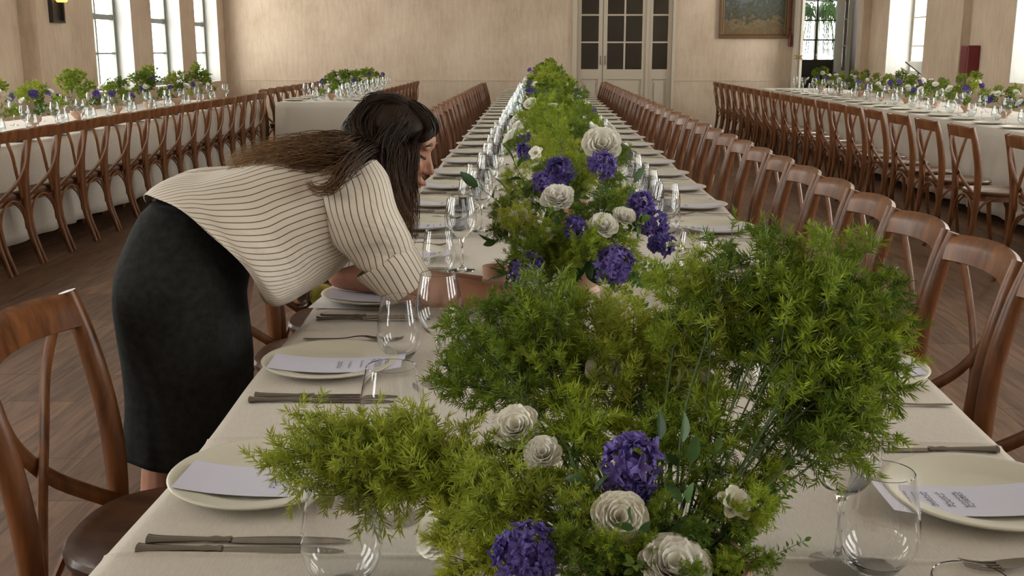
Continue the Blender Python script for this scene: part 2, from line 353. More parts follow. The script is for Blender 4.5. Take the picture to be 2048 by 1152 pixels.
# vestibule in the far right corner: dark walls, glazed outer door, palm outside it
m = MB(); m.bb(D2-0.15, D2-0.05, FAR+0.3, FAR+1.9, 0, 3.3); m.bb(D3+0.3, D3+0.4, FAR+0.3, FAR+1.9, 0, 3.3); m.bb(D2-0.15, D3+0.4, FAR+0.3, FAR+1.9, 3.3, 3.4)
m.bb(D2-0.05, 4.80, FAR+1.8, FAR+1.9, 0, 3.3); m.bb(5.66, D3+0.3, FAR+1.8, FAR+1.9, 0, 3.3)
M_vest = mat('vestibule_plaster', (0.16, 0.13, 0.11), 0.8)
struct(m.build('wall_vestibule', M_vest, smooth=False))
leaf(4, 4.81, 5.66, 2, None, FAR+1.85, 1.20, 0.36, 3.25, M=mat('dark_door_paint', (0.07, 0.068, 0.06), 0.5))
# open leaf folded back beside the right jamb with one narrow pane
m = MB(); m.bb(5.20, 5.27, FAR+0.32, FAR+0.36, 0, 3.1); m.bb(5.27, 5.37, FAR+0.32, FAR+0.36, 0, 1.02); m.bb(5.27, 5.33, FAR+0.32, FAR+0.36, 1.02, 3.1); m.bb(5.40, 5.47, FAR+0.32, FAR+0.36, 0, 3.1); m.bb(5.37, 5.40, FAR+0.32, FAR+0.36, 0, 1.02)
for z in (1.45, 1.9, 2.35, 2.8): m.bb(5.33, 5.40, FAR+0.32, FAR+0.355, z-0.01, z+0.01)
f = struct(m.build('door_5', mat('grey_door_paint', (0.30, 0.31, 0.27), 0.5), smooth=False))
g = MB(); g.bb(5.33, 5.40, FAR+0.335, FAR+0.339, 1.02, 3.1); g.build('pane', M_pane, f, smooth=False)
# half open cream shutter leaf by the painting, with its brass bolt
m = MB(); m.bb(4.385, 4.425, FAR-0.30, FAR-0.005, 0, 3.1); m.bb(4.435, 4.475, FAR-0.36, FAR-0.03, 0, 3.1); d6 = struct(m.build('door_6', M_cream, smooth=False))
b = MB(); b.bb(4.33, 4.49, FAR-0.385, FAR-0.362, 1.22, 1.235); b.bb(4.33, 4.49, FAR-0.385, FAR-0.362, 1.27, 1.285); b.bb(4.37, 4.385, FAR-0.385, FAR-0.362, 1.22, 1.285); b.bb(4.42, 4.45, FAR-0.39, FAR-0.36, 1.235, 1.27); b.build('bolt', mat('old_brass', (0.30, 0.20, 0.08), 0.4, metal=1), d6, smooth=False)
# potted palm beyond the vestibule door
t = thing('potted_palm', 'dark potted palm seen through the glazed door in the far right corner', 'plant', (5.36, FAR+2.35, 0))
m = MB(); m.lathe([(0.14, 0), (0.2, 0.4), (0.18, 0.4), (0.17, 0.36)], 20); m.build('pot', M_peach, t)
m = MB(); m.tube([(0, 0, 0.3), (0.02, 0, 1.0), (0, 0, 2.0)], [0.06, 0.05, 0.04], 8); m.build('trunk', M_twig, t)
rr = random.Random(5)
for k in range(26):
    a = k*2.4; m = MB(); el = rr.uniform(0.3, 1.0)
    P = spline([(0, 0, 1.95), (0.24*math.cos(a), 0.2*math.sin(a), 1.98+0.35*el), (0.46*math.cos(a), 0.34*math.sin(a), 1.8+0.2*el), (0.60*math.cos(a), 0.44*math.sin(a), 1.30)], 18)
    m.tube(P, 0.009, 4)
    for i in range(3, 18):
        for s in (-1, 1):
            d = nrm(np.cross(P[i]-P[i-1], (0, 0, 1)))*s; q = P[i]+d*0.07+np.array([0, 0, -0.22]); n_ = np.array([0.016*math.cos(a), 0.012*math.sin(a), 0])
            m.add([P[i]-n_, P[i]+n_, q], [(0, 1, 2)])
    m.build('frond', M_leafD, t, bevel=None)
# painting
t = thing('painting', 'gilt framed landscape painting in brown and slate tones on the far wall', 'painting', (3.70, FAR-0.002, 1.57))
m = MB(); W2, H = 0.60, 0.95; fw_ = 0.05
for (x0, x1, z0, z1) in ((-W2, W2, 0, fw_), (-W2, W2, H-fw_, H), (-W2, -W2+fw_, fw_, H-fw_), (W2-fw_, W2, fw_, H-fw_)): m.bb(x0, x1, -0.05, 0, z0, z1)
for (x0, x1, z0, z1) in ((-W2+fw_, W2-fw_, fw_, fw_+0.03), (-W2+fw_, -W2+fw_+0.03, fw_, H-fw_), (W2-fw_-0.03, W2-fw_, fw_, H-fw_), (-W2+fw_, W2-fw_, H-fw_-0.03, H-fw_)): m.bb(x0, x1, -0.035, 0, z0, z1)
m.build('frame', M_gold, t, smooth=False, bevel=0.01)
mp_ = mat('oil_canvas', (0.1, 0.1, 0.07), 0.5); p = mp_.node_tree.nodes['Principled BSDF']
tc = N(mp_, 'ShaderNodeTexCoord'); nz = N(mp_, 'ShaderNodeTexNoise', Scale=7.0, Detail=7.0, Roughness=0.7, Distortion=0.8); L(mp_, tc.outputs['Object'], nz.inputs[0])
sx = N(mp_, 'ShaderNodeSeparateXYZ'); L(mp_, tc.outputs['Object'], sx.inputs[0]); ad = N(mp_, 'ShaderNodeMath', operation='MULTIPLY_ADD'); ad.inputs[1].default_value = 0.75; L(mp_, sx.outputs[2], ad.inputs[0]); L(mp_, nz.outputs[0], ad.inputs[2])
cr = N(mp_, 'ShaderNodeValToRGB'); e = cr.color_ramp.elements; e[0].position = 0.50; e[0].color = (0.16, 0.10, 0.04, 1); e[1].position = 1.1; e[1].color = (0.11, 0.12, 0.11, 1)
for ps_, c_ in ((0.62, (0.10, 0.07, 0.03, 1)), (0.70, (0.17, 0.12, 0.055, 1)), (0.78, (0.03, 0.035, 0.02, 1)), (0.88, (0.08, 0.085, 0.06, 1)), (0.94, (0.045, 0.05, 0.04, 1))):
    x = cr.color_ramp.elements.new(ps_); x.color = c_
L(mp_, ad.outputs[0], cr.inputs[0]); L(mp_, cr.outputs[0], p.inputs[0])
m = MB(); m.bb(-W2+fw_, W2-fw_, -0.02, -0.012, fw_, H-fw_); m.build('canvas', mp_, t, smooth=False)
# red tassel
t = thing('tassel', 'dark red cord and tassel hanging between painting and cream door leaf', 'tassel', (4.33, FAR-0.03, 1.43))
m = MB(); m.tube([(0, 0, 0.30), (0, 0, 1.5)], 0.012, 8); m.build('cord', M_red, t)
m = MB(); m.lathe([(0.03, 0), (0.034, 0.05), (0.028, 0.2), (0.014, 0.26), (0.022, 0.29), (0.01, 0.31)], 14); m.build('fringe', M_red, t)
# red box on the right wall, with black extinguisher head below it
q = Vector((RW-0.02, 14.35, 1.02))
t = thing('fire_hose_box', 'dark red enamel box fixed to the right wall beside the window', 'box', (RW, 14.36, 1.03))
m = MB(); m.bb(-0.16, 0, -0.13, 0.13, 0, 0.40); m.build('case', M_red, t, smooth=False, bevel=0.015)
m = MB(); m.bb(-0.165, -0.16, -0.10, 0.10, 0.03, 0.37); m.build('lid', M_red, t, smooth=False)
# tablet till on the window sill
t = thing('tablet_stand', 'black tablet on a slanted stand on the right window sill', 'tablet', (RW+0.16, 16.75, 0.987), math.radians(25))
m = MB(); m.box((0, 0, 0.10), (0.34, 0.46, 0.02), ('X', math.radians(28))); m.build('screen', M_black, t, smooth=False, bevel=0.006)
m = MB(); m.box((0, 0.09, 0.06), (0.03, 0.02, 0.12)); m.bb(-0.16, 0.16, -0.2, 0.2, 0, 0.014); m.build('stand', mat('silver_plastic', (0.4, 0.4, 0.4), 0.3), t, smooth=False)
# wall lamp on the left pilaster
t = thing('wall_lamp', 'dark metal wall lamp with glowing amber glass on the left pilaster', 'lamp', (LW+0.2, 11.9, 1.66))
m = MB(); m.bb(0, 0.015, -0.15, 0.15, 0, 0.75); m.bb(0.015, 0.05, -0.15, -0.12, 0, 0.75); m.bb(0.015, 0.05, 0.12, 0.15, 0, 0.75); m.bb(0.015, 0.05, -0.12, 0.12, 0, 0.025); m.build('back_plate', mat('bronze_plate', (0.05, 0.045, 0.04), 0.4, metal=0.6), t, smooth=False)
ma = mat('amber_glass', (0.9, 0.55, 0.15), 0.3); ma.node_tree.nodes['Principled BSDF'].inputs['Emission Color'].default_value = (1, 0.52, 0.12, 1); ma.node_tree.nodes['Principled BSDF'].inputs['Emission Strength'].default_value = 1.6
m = MB(); m.lathe([(0.05, 0.42-0.20), (0.075, 0.26), (0.075, 0.6), (0.05, 0.62)], 20, (0.09, 0, 0)); m.build('glass_shade', ma, t)
# ---------------------------------------------------------------- chairs (local: sitter faces +Y)
def chair_proto():
    t = thing('cross_back_chair', 'x', 'chair')
    for s in (-1, 1):
        m = MB(); P = spline([(s*0.185, -0.27, 0), (s*0.192, -0.205, 0.22), (s*0.195, -0.19, 0.45), (s*0.202, -0.20, 0.62), (s*0.203, -0.232, 0.78), (s*0.198, -0.262, 0.885)], 20)
        m.tube(P, np.interp(np.linspace(0, 1, 20), [0, .5, .75, 1], [0.015, 0.0245, 0.0235, 0.0185]), 10, 0.85); m.build('back_post', M_wood, t)
    m = MB(); G = []; n = 17
    for i in range(n):   # curved crest board
        u = -1+2*i/(n-1); x = 0.205*u; yb = -0.248-0.045*(1-u*u); zt = 0.893-0.012*u*u; zb = 0.815+0.006*(1-u*u); th = 0.013
        ring = [(x, yb+th+0.012, zb), (x, yb+th+0.004, (zb+zt)/2), (x, yb+th-0.006, zt-0.008), (x, yb-0.006, zt), (x, yb-th-0.006, zt-0.008), (x, yb-th, (zb+zt)/2), (x, yb-th+0.008, zb), (x, yb+0.01, zb-0.006)]
        G.append(ring)
    m.grid(G, True); k0 = 0
    m.f += [tuple(range(7, -1, -1)), tuple((n-1)*8+j for j in range(8))]; m.build('crest_rail', M_wood, t)
    for s in (-1, 1):
        m = MB(); P = spline([(s*0.135, -0.265, 0.83), (s*0.10, -0.275, 0.74), (s*0.045, -0.268-s*0.006, 0.64), (-s*0.03, -0.245-s*0.006, 0.55), (-s*0.12, -0.205, 0.475), (-s*0.17, -0.185, 0.44)], 20)
        m.tube(P, 0.0175, 8, 0.42, up=(0, 1, 0)); m.build('cross_slat', M_wood, t)
    m = MB(); out = []
    def seat_r(a): # rounded trapezoid outline
        c, s_ = math.cos(a), math.sin(a); e = 2.6
        r = (abs(c)**e+abs(s_)**e)**(-1/e); return r
    K = 36
    for rr_, z in ((0.0, 0.458), (0.80, 0.456), (0.86, 0.462), (0.97, 0.467), (1.0, 0.458), (0.98, 0.442), (0.9, 0.438), (0.0, 0.438)):
        out.append([(0.205*rr_*seat_r(2*PI*j/K)*math.cos(2*PI*j/K)*(1+0.06*math.sin(2*PI*j/K)), 0.01+0.205*rr_*seat_r(2*PI*j/K)*math.sin(2*PI*j/K), z) for j in range(K)])
    m.grid(out, True); m.build('seat', M_seat, t)
    m = MB(); G = []
    for rr_, z in ((0.93, 0.438), (0.95, 0.405), (0.90, 0.405), (0.89, 0.438)):
        G.append([(0.205*rr_*seat_r(2*PI*j/K)*math.cos(2*PI*j/K), 0.01+0.205*rr_*seat_r(2*PI*j/K)*math.sin(2*PI*j/K), z) for j in range(K)])
    m.grid(G, True); m.build('seat_ring', M_wood, t)
    for s in (-1, 1):
        m = MB(); m.tube(spline([(s*0.165, 0.165, 0.44), (s*0.172, 0.172, 0.25), (s*0.19, 0.20, 0.0)], 8), np.linspace(0.019, 0.013, 8), 10); m.build('front_leg', M_wood, t)
    def hoop(p, q):
        p = np.array(p); q = np.array(q); P = []
        for i in range(17):
            a = PI*i/16; P.append(p+(q-p)*(0.5-0.5*math.cos(a))+np.array([0, 0, 0.20*math.sin(a)**0.75]))
        m = MB(); m.tube(P, 0.008, 6); return m
    for s in (-1, 1): hoop((s*0.178, 0.168, 0.235), (s*0.182, -0.19, 0.235)).build('hoop_brace', M_wood, t)
    hoop((-0.175, -0.195, 0.235), (0.175, -0.195, 0.235)).build('hoop_brace', M_wood, t)
    return t
CH = chair_proto(); first = [True]
rj = random.Random(11)
def chair(x, y, rz, label, group):
    rz += rj.uniform(-0.03, 0.03)
    if first[0]:
        first[0] = False; CH.location = (x, y, 0); CH.rotation_euler = (0, 0, rz); CH['label'] = label; CH['group'] = group; return CH
    return dup(CH, (x, y, 0), rz, label, group)
# rz: facing +X is -90 deg, facing -X is +90 deg
NR = 34
for k in range(NR):
    y = 2.22+0.445*k; x = 0.865-0.12*k/(NR-1)
    chair(x, y, PI/2, f'glossy brown cross back chair, {ordi(k+1)} from the front along the right side of centre table', 'chairs on the right of the centre table')
chair(-0.70, 1.90, -PI/2, 'nearest brown cross back chair at the left front, close to the camera', 'chairs on the left of the centre table')
for k in range(31):
    chair(-0.665+0.10*k/30, 3.12+0.44*k, -PI/2, f'cross back chair, {ordi(k+1)} beyond the leaning woman on the left side of centre table', 'chairs on the left of the centre table')
for k in range(17):
    chair(-3.51, 5.72+0.43*k, PI/2, f'dark cross back chair, {ordi(k+1)} from the front in the row at the left window table', 'chairs at the left window table')
ys = [6.2, 7.12, 7.76, 8.38, 9.0]+[9.56+0.53*k for k in range(15)]
for k, y in enumerate(ys):
    chair(3.03, y, -PI/2, f'dark cross back chair, {ordi(k+1)} from the front in the row at the right table', 'chairs at the right table')
for k in range(10):
    chair(-3.20, 13.55+0.43*k, -PI/2, f'cross back chair, {ordi(k+1)} from the front on the left of the short table', 'chairs left of the short table')
    chair(-2.22, 13.45+0.43*k, PI/2, f'cross back chair, {ordi(k+1)} from the front on the right of the short table', 'chairs right of the short table')
# ---------------------------------------------------------------- tables and cloths
def table(name_label, x0, x1, y0, y1):
    t = thing('trestle_table', name_label, 'table', ((x0+x1)/2, (y0+y1)/2, 0))
    hx, hy = (x1-x0)/2-0.012, (y1-y0)/2-0.012
    m = MB(); m.bb(-hx, hx, -hy, hy, 0.715, 0.745); m.build('tabletop', M_seat, t, smooth=False)
    for sx in (-1, 1):
        for sy in (-1, 1):
            m = MB(); m.bb(sx*(hx-0.3)-0.03, sx*(hx-0.3)+0.03, sy*(hy-0.2)-0.03, sy*(hy-0.2)+0.03, 0, 0.715); m.build('leg', M_wood, t, smooth=False)
def cloth(label, x0, x1, y0, y1, drop, creases, seed, zoff=0.0, ends=(False, False), nx=44, step=0.03, flare=0.04, wav=0.006):
    """top with hanging sides; creases are pressed fold lines running across"""
    r = random.Random(seed); ny = max(8, int((y1-y0)/step)); ph = [r.uniform(0, 6) for _ in range(6)]
    cross = []   # (x fraction, dz, outward)
    nd = 10; W_ = x1-x0
    us = [('L', 1-i/nd) for i in range(nd)]+[('T', i/nx) for i in range(nx+1)]+[('R', (i+1)/nd) for i in range(nd)]
    ylist = [y0+(y1-y0)*i/ny for i in range(ny+1)]
    for c in creases: ylist += [c-0.004, c, c+0.004, c-0.012, c+0.012]
    ylist = sorted(y for y in ylist if y0-1e-6 <= y <= y1+1e-6)
    def row(y, dz0=0, yo=0):
        R_ = []
        for s, u in us:
            cz = sum(0.0030*math.exp(-((y-c)/0.0045)**2) for c in creases)
            wob = wav*(math.sin(y*3.1+ph[0])+0.6*math.sin(y*7.7+ph[1]))
            fold = math.sin(y*16+ph[2]+2*math.sin(y*3.3+ph[3]))
            if s == 'T':
                x = x0+W_*u; e = min(u, 1-u)*W_; ee = math.exp(-e/0.012)
                z = 0.7505+zoff+cz+0.0010*math.sin(x*9+ph[4]+y*2.3)*math.sin(y*5+ph[5])-0.006*ee
                x += (wob*(-1 if u < .5 else 1))*math.exp(-e/0.02)
                R_.append((x, y+yo, z-dz0))
            else:
                sg = -1 if s == 'L' else 1; xe = x0 if s == 'L' else x1
                R_.append((xe+sg*(wob+0.004+flare*u+0.022*u*fold), y+yo, 0.742+zoff-drop*u))
        return R_
    G = [row(y) for y in ylist]
    if ends[0]:
        pre = []
        for i in range(nd, 0, -1):
            u = i/nd; rr_ = []
            for (x, y, z) in row(y0):
                zt = min(z, 0.742-drop*u) if z < 0.745 else 0.742-drop*u
                rr_.append((x+(x-(x0+x1)/2)*0.03*u, y0-0.004-0.03*u-0.008*u*math.sin(x*14+ph[0]), zt))
            pre.append(rr_)
        G = pre+G
    m = MB(); m.grid(G); o = m.build('tablecloth', M_cloth, bevel=None)
    s = o.modifiers.new('s', 'SOLIDIFY'); s.thickness = 0.0012; s.offset = 1
    return tag(o, label, 'tablecloth', 'linen tablecloths')
table('very long banquet table down the centre under pale linen', -0.54, 0.745, 0.55, 17.8)
table('long banquet table beside the left windows under linen', -4.75, -3.5, 5.2, 13.6)
table('long banquet table on the right side of the hall under linen', 3.7, 4.95, 5.4, 18.2)
table('short banquet table before the far wall, left of the centre', -3.2, -2.07, 13.05, 17.9)
cloth('nearest pale linen cloth covering the front of the centre table', -0.54, 0.745, 0.5, 2.43, 0.28, [1.21, 1.62, 2.30], 1, 0.002, nx=60, step=0.02)
cloth('second linen cloth along the centre table, from the leaning woman onward', -0.545, 0.75, 2.40, 6.3, 0.28, [2.86, 3.4, 4.1, 5.0, 5.7], 2)
cloth('third linen cloth along the centre table, in the middle of its length', -0.54, 0.745, 6.27, 12.1, 0.28, [7.2, 8.4, 9.6, 10.8], 3, 0.002, step=0.06)
cloth('farthest linen cloth at the far end of the centre table', -0.54, 0.74, 12.07, 17.82, 0.28, [13.2, 14.6, 16.0], 4, step=0.08)
cloth('pale linen cloth hanging low over the left window table', -4.75, -3.5, 5.2, 13.62, 0.62, [6.4, 7.9, 9.4, 10.9, 12.4], 5, step=0.06, flare=0.05)
cloth('pale linen cloth hanging in folds over the right table', 3.7, 4.95, 5.4, 18.22, 0.66, [7, 8.6, 10.2, 11.8, 13.4, 15], 6, step=0.04, flare=0.07)
cloth('pale linen cloth with a centre crease over the short table', -3.2, -2.07, 13.05, 17.92, 0.66, [14.6, 16.2], 7, step=0.06, ends=(True, False), flare=0.03)
# ---------------------------------------------------------------- tableware prototypes
def me_of(m, name, mt, smooth=True):
    me = m.mesh(name, smooth); me.materials.append(mt)
    if smooth: me.set_sharp_from_angle(angle=math.radians(50))
    return me
m = MB(); m.lathe([(0.0001, 0.006), (0.078, 0.006), (0.088, 0.009), (0.10, 0.0135), (0.126, 0.0185), (0.1325, 0.020), (0.1345, 0.0185), (0.133, 0.016), (0.10, 0.007), (0.075, 0.001), (0.072, 0), (0.0001, 0)], 64, cap=False); ME_plate = me_of(m, 'plate', M_plate)
wp = [(0.0001, 0.094), (0.012, 0.097), (0.026, 0.108), (0.037, 0.126), (0.0415, 0.146), (0.0405, 0.168), (0.036, 0.192), (0.0318, 0.212)]
wp = [tuple(p) for p in spline([(a, b, 0) for a, b in wp], 26)[:, :2]]; wp[0] = (0.0001, 0.094)
wo = [(r+0.0011, z-(0.0012 if i < 8 else 0)) for i, (r, z) in enumerate(wp)]
wo = [(r, z) for r, z in wo if r > 0.0065]
def wine_meshes(n, gm=None):
    m = MB(); m.lathe(wp[::-1], n, cap=False)
    m.lathe([wo[-1], (wp[-1][0]+0.0006, 0.2128), wp[-1]], n, cap=False); m.lathe(wo, n, cap=False); bowl = me_of(m, 'bowl', gm or M_glass)
    m = MB(); m.lathe([(0.0001, 0.0), (0.036, 0.0), (0.0365, 0.0012), (0.034, 0.0022), (0.014, 0.0045), (0.0065, 0.010), (0.0042, 0.022), (0.0036, 0.05), (0.0042, 0.078), (0.0075, 0.091), (0.0085, 0.0930)], n, cap=False); st = me_of(m, 'stem', M_solid)
    return bowl, st
WB, WS = wine_meshes(40); WB2, WS2 = wine_meshes(18, M_glassF)
tp = [(0.0001, 0.006), (0.016, 0.0065), (0.028, 0.012), (0.040, 0.027), (0.0455, 0.048), (0.0445, 0.072), (0.0395, 0.10), (0.0345, 0.128)]
tp = [tuple(p) for p in spline([(a, b, 0) for a, b in tp], 26)[:, :2]]; tp[0] = (0.0001, 0.006)
def tumbler_meshes(n, gm=None):
    to = [(r+0.0012, z-(0.001 if i < 8 else 0)) for i, (r, z) in enumerate(tp)]; to = [(r, z) for r, z in to if z > 0.012]
    m = MB(); m.lathe(tp[::-1], n, cap=False); m.lathe([to[-1], (tp[-1][0]+0.0006, 0.1288), tp[-1]], n, cap=False); m.lathe([(0.0001, 0.0), (0.021, 0.0), (0.024, 0.003)]+to, n, cap=False); body = me_of(m, 'body', gm or M_glass)
    ba = None
    return body, ba
TB, TS = tumbler_meshes(40); TB2, TS2 = tumbler_meshes(18, M_glassF)
def glass(kind, x, y, label, group, near=True, z=0.7525):
    nm = 'wine_glass' if kind == 'w' else 'stemless_glass'
    if kind == 's':
        o = inst(nm, TB if near else TB2); o.location = (x, y, z); return tag(o, label, 'glass', group)
    t = thing(nm, label, 'glass', (x, y, z), 0, group)
    a, b = ((WB, WS) if near else (WB2, WS2)) if kind == 'w' else ((TB, TS) if near else (TB2, TS2))
    inst('bowl' if kind == 'w' else 'tumbler_body', a, t); b and inst('stem', b, t); return t
# knife along +X, handle at -X
m = MB(); P = spline([(-0.118, 0, 0.005), (-0.114, 0, 0.005), (-0.10, 0, 0.005), (-0.06, 0, 0.005), (-0.02, 0, 0.005)], 18)
m.tube(P, [0.0040, 0.0084, 0.0094]+list(np.linspace(0.0088, 0.0040, 12))+[0.0060, 0.0042, 0.0058], 10, 0.62, up=(0, 0, 1)); ME_kh = me_of(m, 'handle', M_steel)
m = MB(); G = []
for i in range(17):
    u = i/16; x = -0.022+0.14*u; hw = (0.0062+0.0026*math.sin(PI*min(1, u*1.1)))*(1 if u < .8 else math.sqrt(max(0, 1-((u-.8)/.2)**2)))+0.0006; off = 0.001*math.sin(u*3)
    G.append([(x, -hw+off, 0.0035), (x, off, 0.0048), (x, hw+off, 0.0035), (x, off, 0.0022)])
m.grid(G, True); m.f += [(3, 2, 1, 0), (64, 65, 66, 67)]; ME_kb = me_of(m, 'blade', M_steel)
# fork along +X (handle +X), tines at -X
m = MB(); G = []
for i in range(15):
    u = i/14; x = -0.03+0.135*u; hw = np.interp(u, [0, .15, .5, .9, 1], [0.006, 0.0032, 0.004, 0.0068, 0.004]); z = 0.004+0.007*math.exp(-((u-0.05)/0.25)**2)
    G.append([(x, -hw, z), (x, 0, z+0.0018), (x, hw, z), (x, 0, z-0.001)])
m.grid(G, True); m.f += [(3, 2, 1, 0), (56, 57, 58, 59)]; ME_fh = me_of(m, 'handle', M_steel)
m = MB(); G = []
for i in range(9):
    u = i/8; x = -0.066+0.038*u; hw = np.interp(u, [0, .3, .7, 1], [0.0115, 0.0125, 0.0105, 0.006]); z = 0.004+0.0065*u**1.5
    G.append([(x, -hw, z+0.001), (x, 0, z-0.0008), (x, hw, z+0.001), (x, 0, z-0.002)])
m.grid(G, True); m.f += [(3, 2, 1, 0), (32, 33, 34, 35)]
for k in range(4):
    y = (-0.0105+0.007*k); m.tube(spline([(-0.064, y, 0.0035), (-0.085, y, 0.0035), (-0.105, y*0.9, 0.007), (-0.112, y*0.85, 0.0095)], 8), np.linspace(0.0016, 0.0007, 8), 6)
ME_ft = me_of(m, 'tines', M_steel)
def knife(x, y, rz, label, group, parts=True, z=0.7532):
    t = thing('table_knife', label, 'knife', (x, y, z), rz, group); t.scale = (1.1, 1.1, 1.0); inst('handle', ME_kh, t); inst('blade', ME_kb, t); return t
def fork(x, y, rz, label, group, z=0.7532):
    t = thing('table_fork', label, 'fork', (x, y, z), rz, group); inst('handle', ME_fh, t); inst('tines', ME_ft, t); return t
# menu card: long strip sagging between its raised ends, lettering on top
def card_z(x): return 0.0118+0.0110*(abs(x)/0.13)**2.2
G = [[(x, y, card_z(x)+dz) for y, dz in ((-0.05, 0), (-0.025, 0), (0, 0), (0.025, 0), (0.05, 0))] for x in np.linspace(-0.130, 0.130, 25)]
m = MB(); m.grid(G); ME_card = me_of(m, 'menu_card', M_card)
def writing(seed, blocks):
    r = random.Random(seed); m = MB()
    def stroke(pts, w_=0.0007):
        pts = [(x, y, card_z(x)+0.0009) for x, y in pts]; m.tube(spline(pts, 8), w_, 4, 0.25, up=(0, 0, 1))
    for (x, lines) in blocks:
        for ln in range(lines):
            xx = x+ln*0.0055; y = -0.022; 
            while y < 0.022:
                l = r.uniform(0.003, 0.009); a = r.uniform(-0.0015, 0.0015)
                stroke([(xx, y), (xx+a+0.0014, y+l*0.4), (xx+a-0.0014, y+l*0.7), (xx, y+l)], 0.0007); y += l+r.uniform(0.0015, 0.004)
    return me_of(m, 'lettering', M_ink)
WR = [writing(s, [(0.0, 2), (0.022, 1), (0.045, 1), (0.064, 4), (0.092, 2)]) for s in range(3)]
WR2 = [writing(s+9, [(-0.085, 1), (-0.065, 2), (-0.042, 2), (-0.02, 3)]) for s in range(2)]
def setting(side, k, y, table_='centre table', xe=-0.54, z=0.7525, near=True):
    """one place setting; side -1 left of the table, +1 right"""
    sd = 'left' if side < 0 else 'right'; o_ = ordi(k+1); r = random.Random(k*7+side*3+100)
    xc = (xe+0.135+(0.014 if k == 0 else 0)) if side < 0 else xe-0.125
    suffix = f'{o_} place setting from the front, {sd} side of {table_}'
    p = inst('dinner_plate', ME_plate); p.location = (xc, y, z); tag(p, 'ivory plate, '+suffix, 'plate', f'plates on the {sd} of the {table_}')
    c = inst('menu_card', ME_card); c.location = (xc-side*0.020, y-0.025, z-0.001); c.rotation_euler = (0, 0, r.uniform(-0.05, 0.05)); tag(c, 'menu card, '+suffix, 'menu card', f'menu cards on the {sd} of the {table_}')
    if near: inst('lettering', (WR[k % 3] if side < 0 else WR2[k % 2]), c)
    return xc
YL = [1.44, 2.02, 2.61]+[3.17+0.555*k for k in range(26)]
YR = [1.40, 2.00, 2.575]+[3.13+0.555*k for k in range(26)]
for k, y in enumerate(YL):
    x = setting(-1, k, y, xe=-0.545); g = 'left side of centre table'; o_ = ordi(k+1)
    for j, (dx, dy) in enumerate(((0.0, -0.195), (-0.004, -0.222))):
        if k > 14 and j: continue
        knife(x+0.03+dx, y+dy, 0.02-0.015*j, f"{'farther' if j == 0 else 'nearer'} knife, {o_} place setting from the front, left of centre table", 'knives on the left of the centre table')
    if 0 < k < 12: fork(x+0.01, y+0.19, PI, f'fork beyond plate, {o_} place setting from the front, left of centre table', 'forks on the left of the centre table')
for k, y in enumerate(YR):
    x = setting(1, k, y, xe=0.745); o_ = ordi(k+1)
    fork(x+0.005, y-0.20, 0.03, f'fork, {o_} place setting from the front, right side of centre table', 'forks on the right of the centre table')
    if k < 14: knife(x-0.03, y+0.185, PI, f'knife beyond plate, {o_} place setting from the front, right of centre table', 'knives on the right of the centre table')
GL = 'glasses on the left of the centre table'; GR = 'glasses on the right of the centre table'
def gp(kind, px, py, label, g, rim=False):
    q = atz(px, py, 0.7525); return glass(kind, q.x, q.y, label, g)
gp('s', 686, 1172, 'stemless glass nearest the camera on the left, beside two knives', GL)
gp('w', 790, 1036, 'wine glass at front left whose bowl hides behind the lime fern spray', GL)
gp('s', 801, 717, 'stemless glass at the second place setting, left, with round belly', GL)
gp('w', 880, 768, 'wine glass in front of the woman\'s bare forearm', GL)
gp('s', 878, 550, 'stemless glass just beyond the woman\'s rolled cuff', GL)
gp('w', 924, 540, 'wine glass standing just beyond the woman\'s forearm, left of vase', GL)
gp('s', 1752, 1142, 'stemless glass in front of the nearest right plate', GR)
gp('w', 1674, 1130, 'large wine glass behind the stemless glass at front right', GR)
gp('s', 1918, 1400, 'stemless glass cut off by the bottom right corner', GR)
gp('s', 1480, 722, 'stemless glass at the second right place setting behind ferns', GR)
gp('w', 1545, 905, 'wine glass foot showing between fern sprays on the right', GR)
gp('s', 1385, 552, 'stemless glass right of the violet flowers, above the fern tips', GR)
gp('w', 1330, 500, 'wine glass right of the violet flower clusters', GR)
rg = random.Random(4)
for k in range(4, 29):
    y = YL[k]-0.17; n = k < 12; o_ = ordi(k+1)
    glass('s', -0.265+rg.uniform(-.01, .01), y, f'stemless glass, {o_} place setting from the front, left side of centre table', GL, n)
    glass('w', -0.19+rg.uniform(-.01, .01), y+0.10, f'wine glass, {o_} place setting from the front, left side of centre table', GL, n)
for k in range(4, 29):
    y = YR[k]-0.10; n = k < 12; o_ = ordi(k+1)
    glass('s', 0.44+rg.uniform(-.01, .01), y, f'stemless glass, {o_} place setting from the front, right side of centre table', GR, n)
    glass('w', 0.375+rg.uniform(-.01, .01), y+0.10, f'wine glass, {o_} place setting from the front, right side of centre table', GR, n)
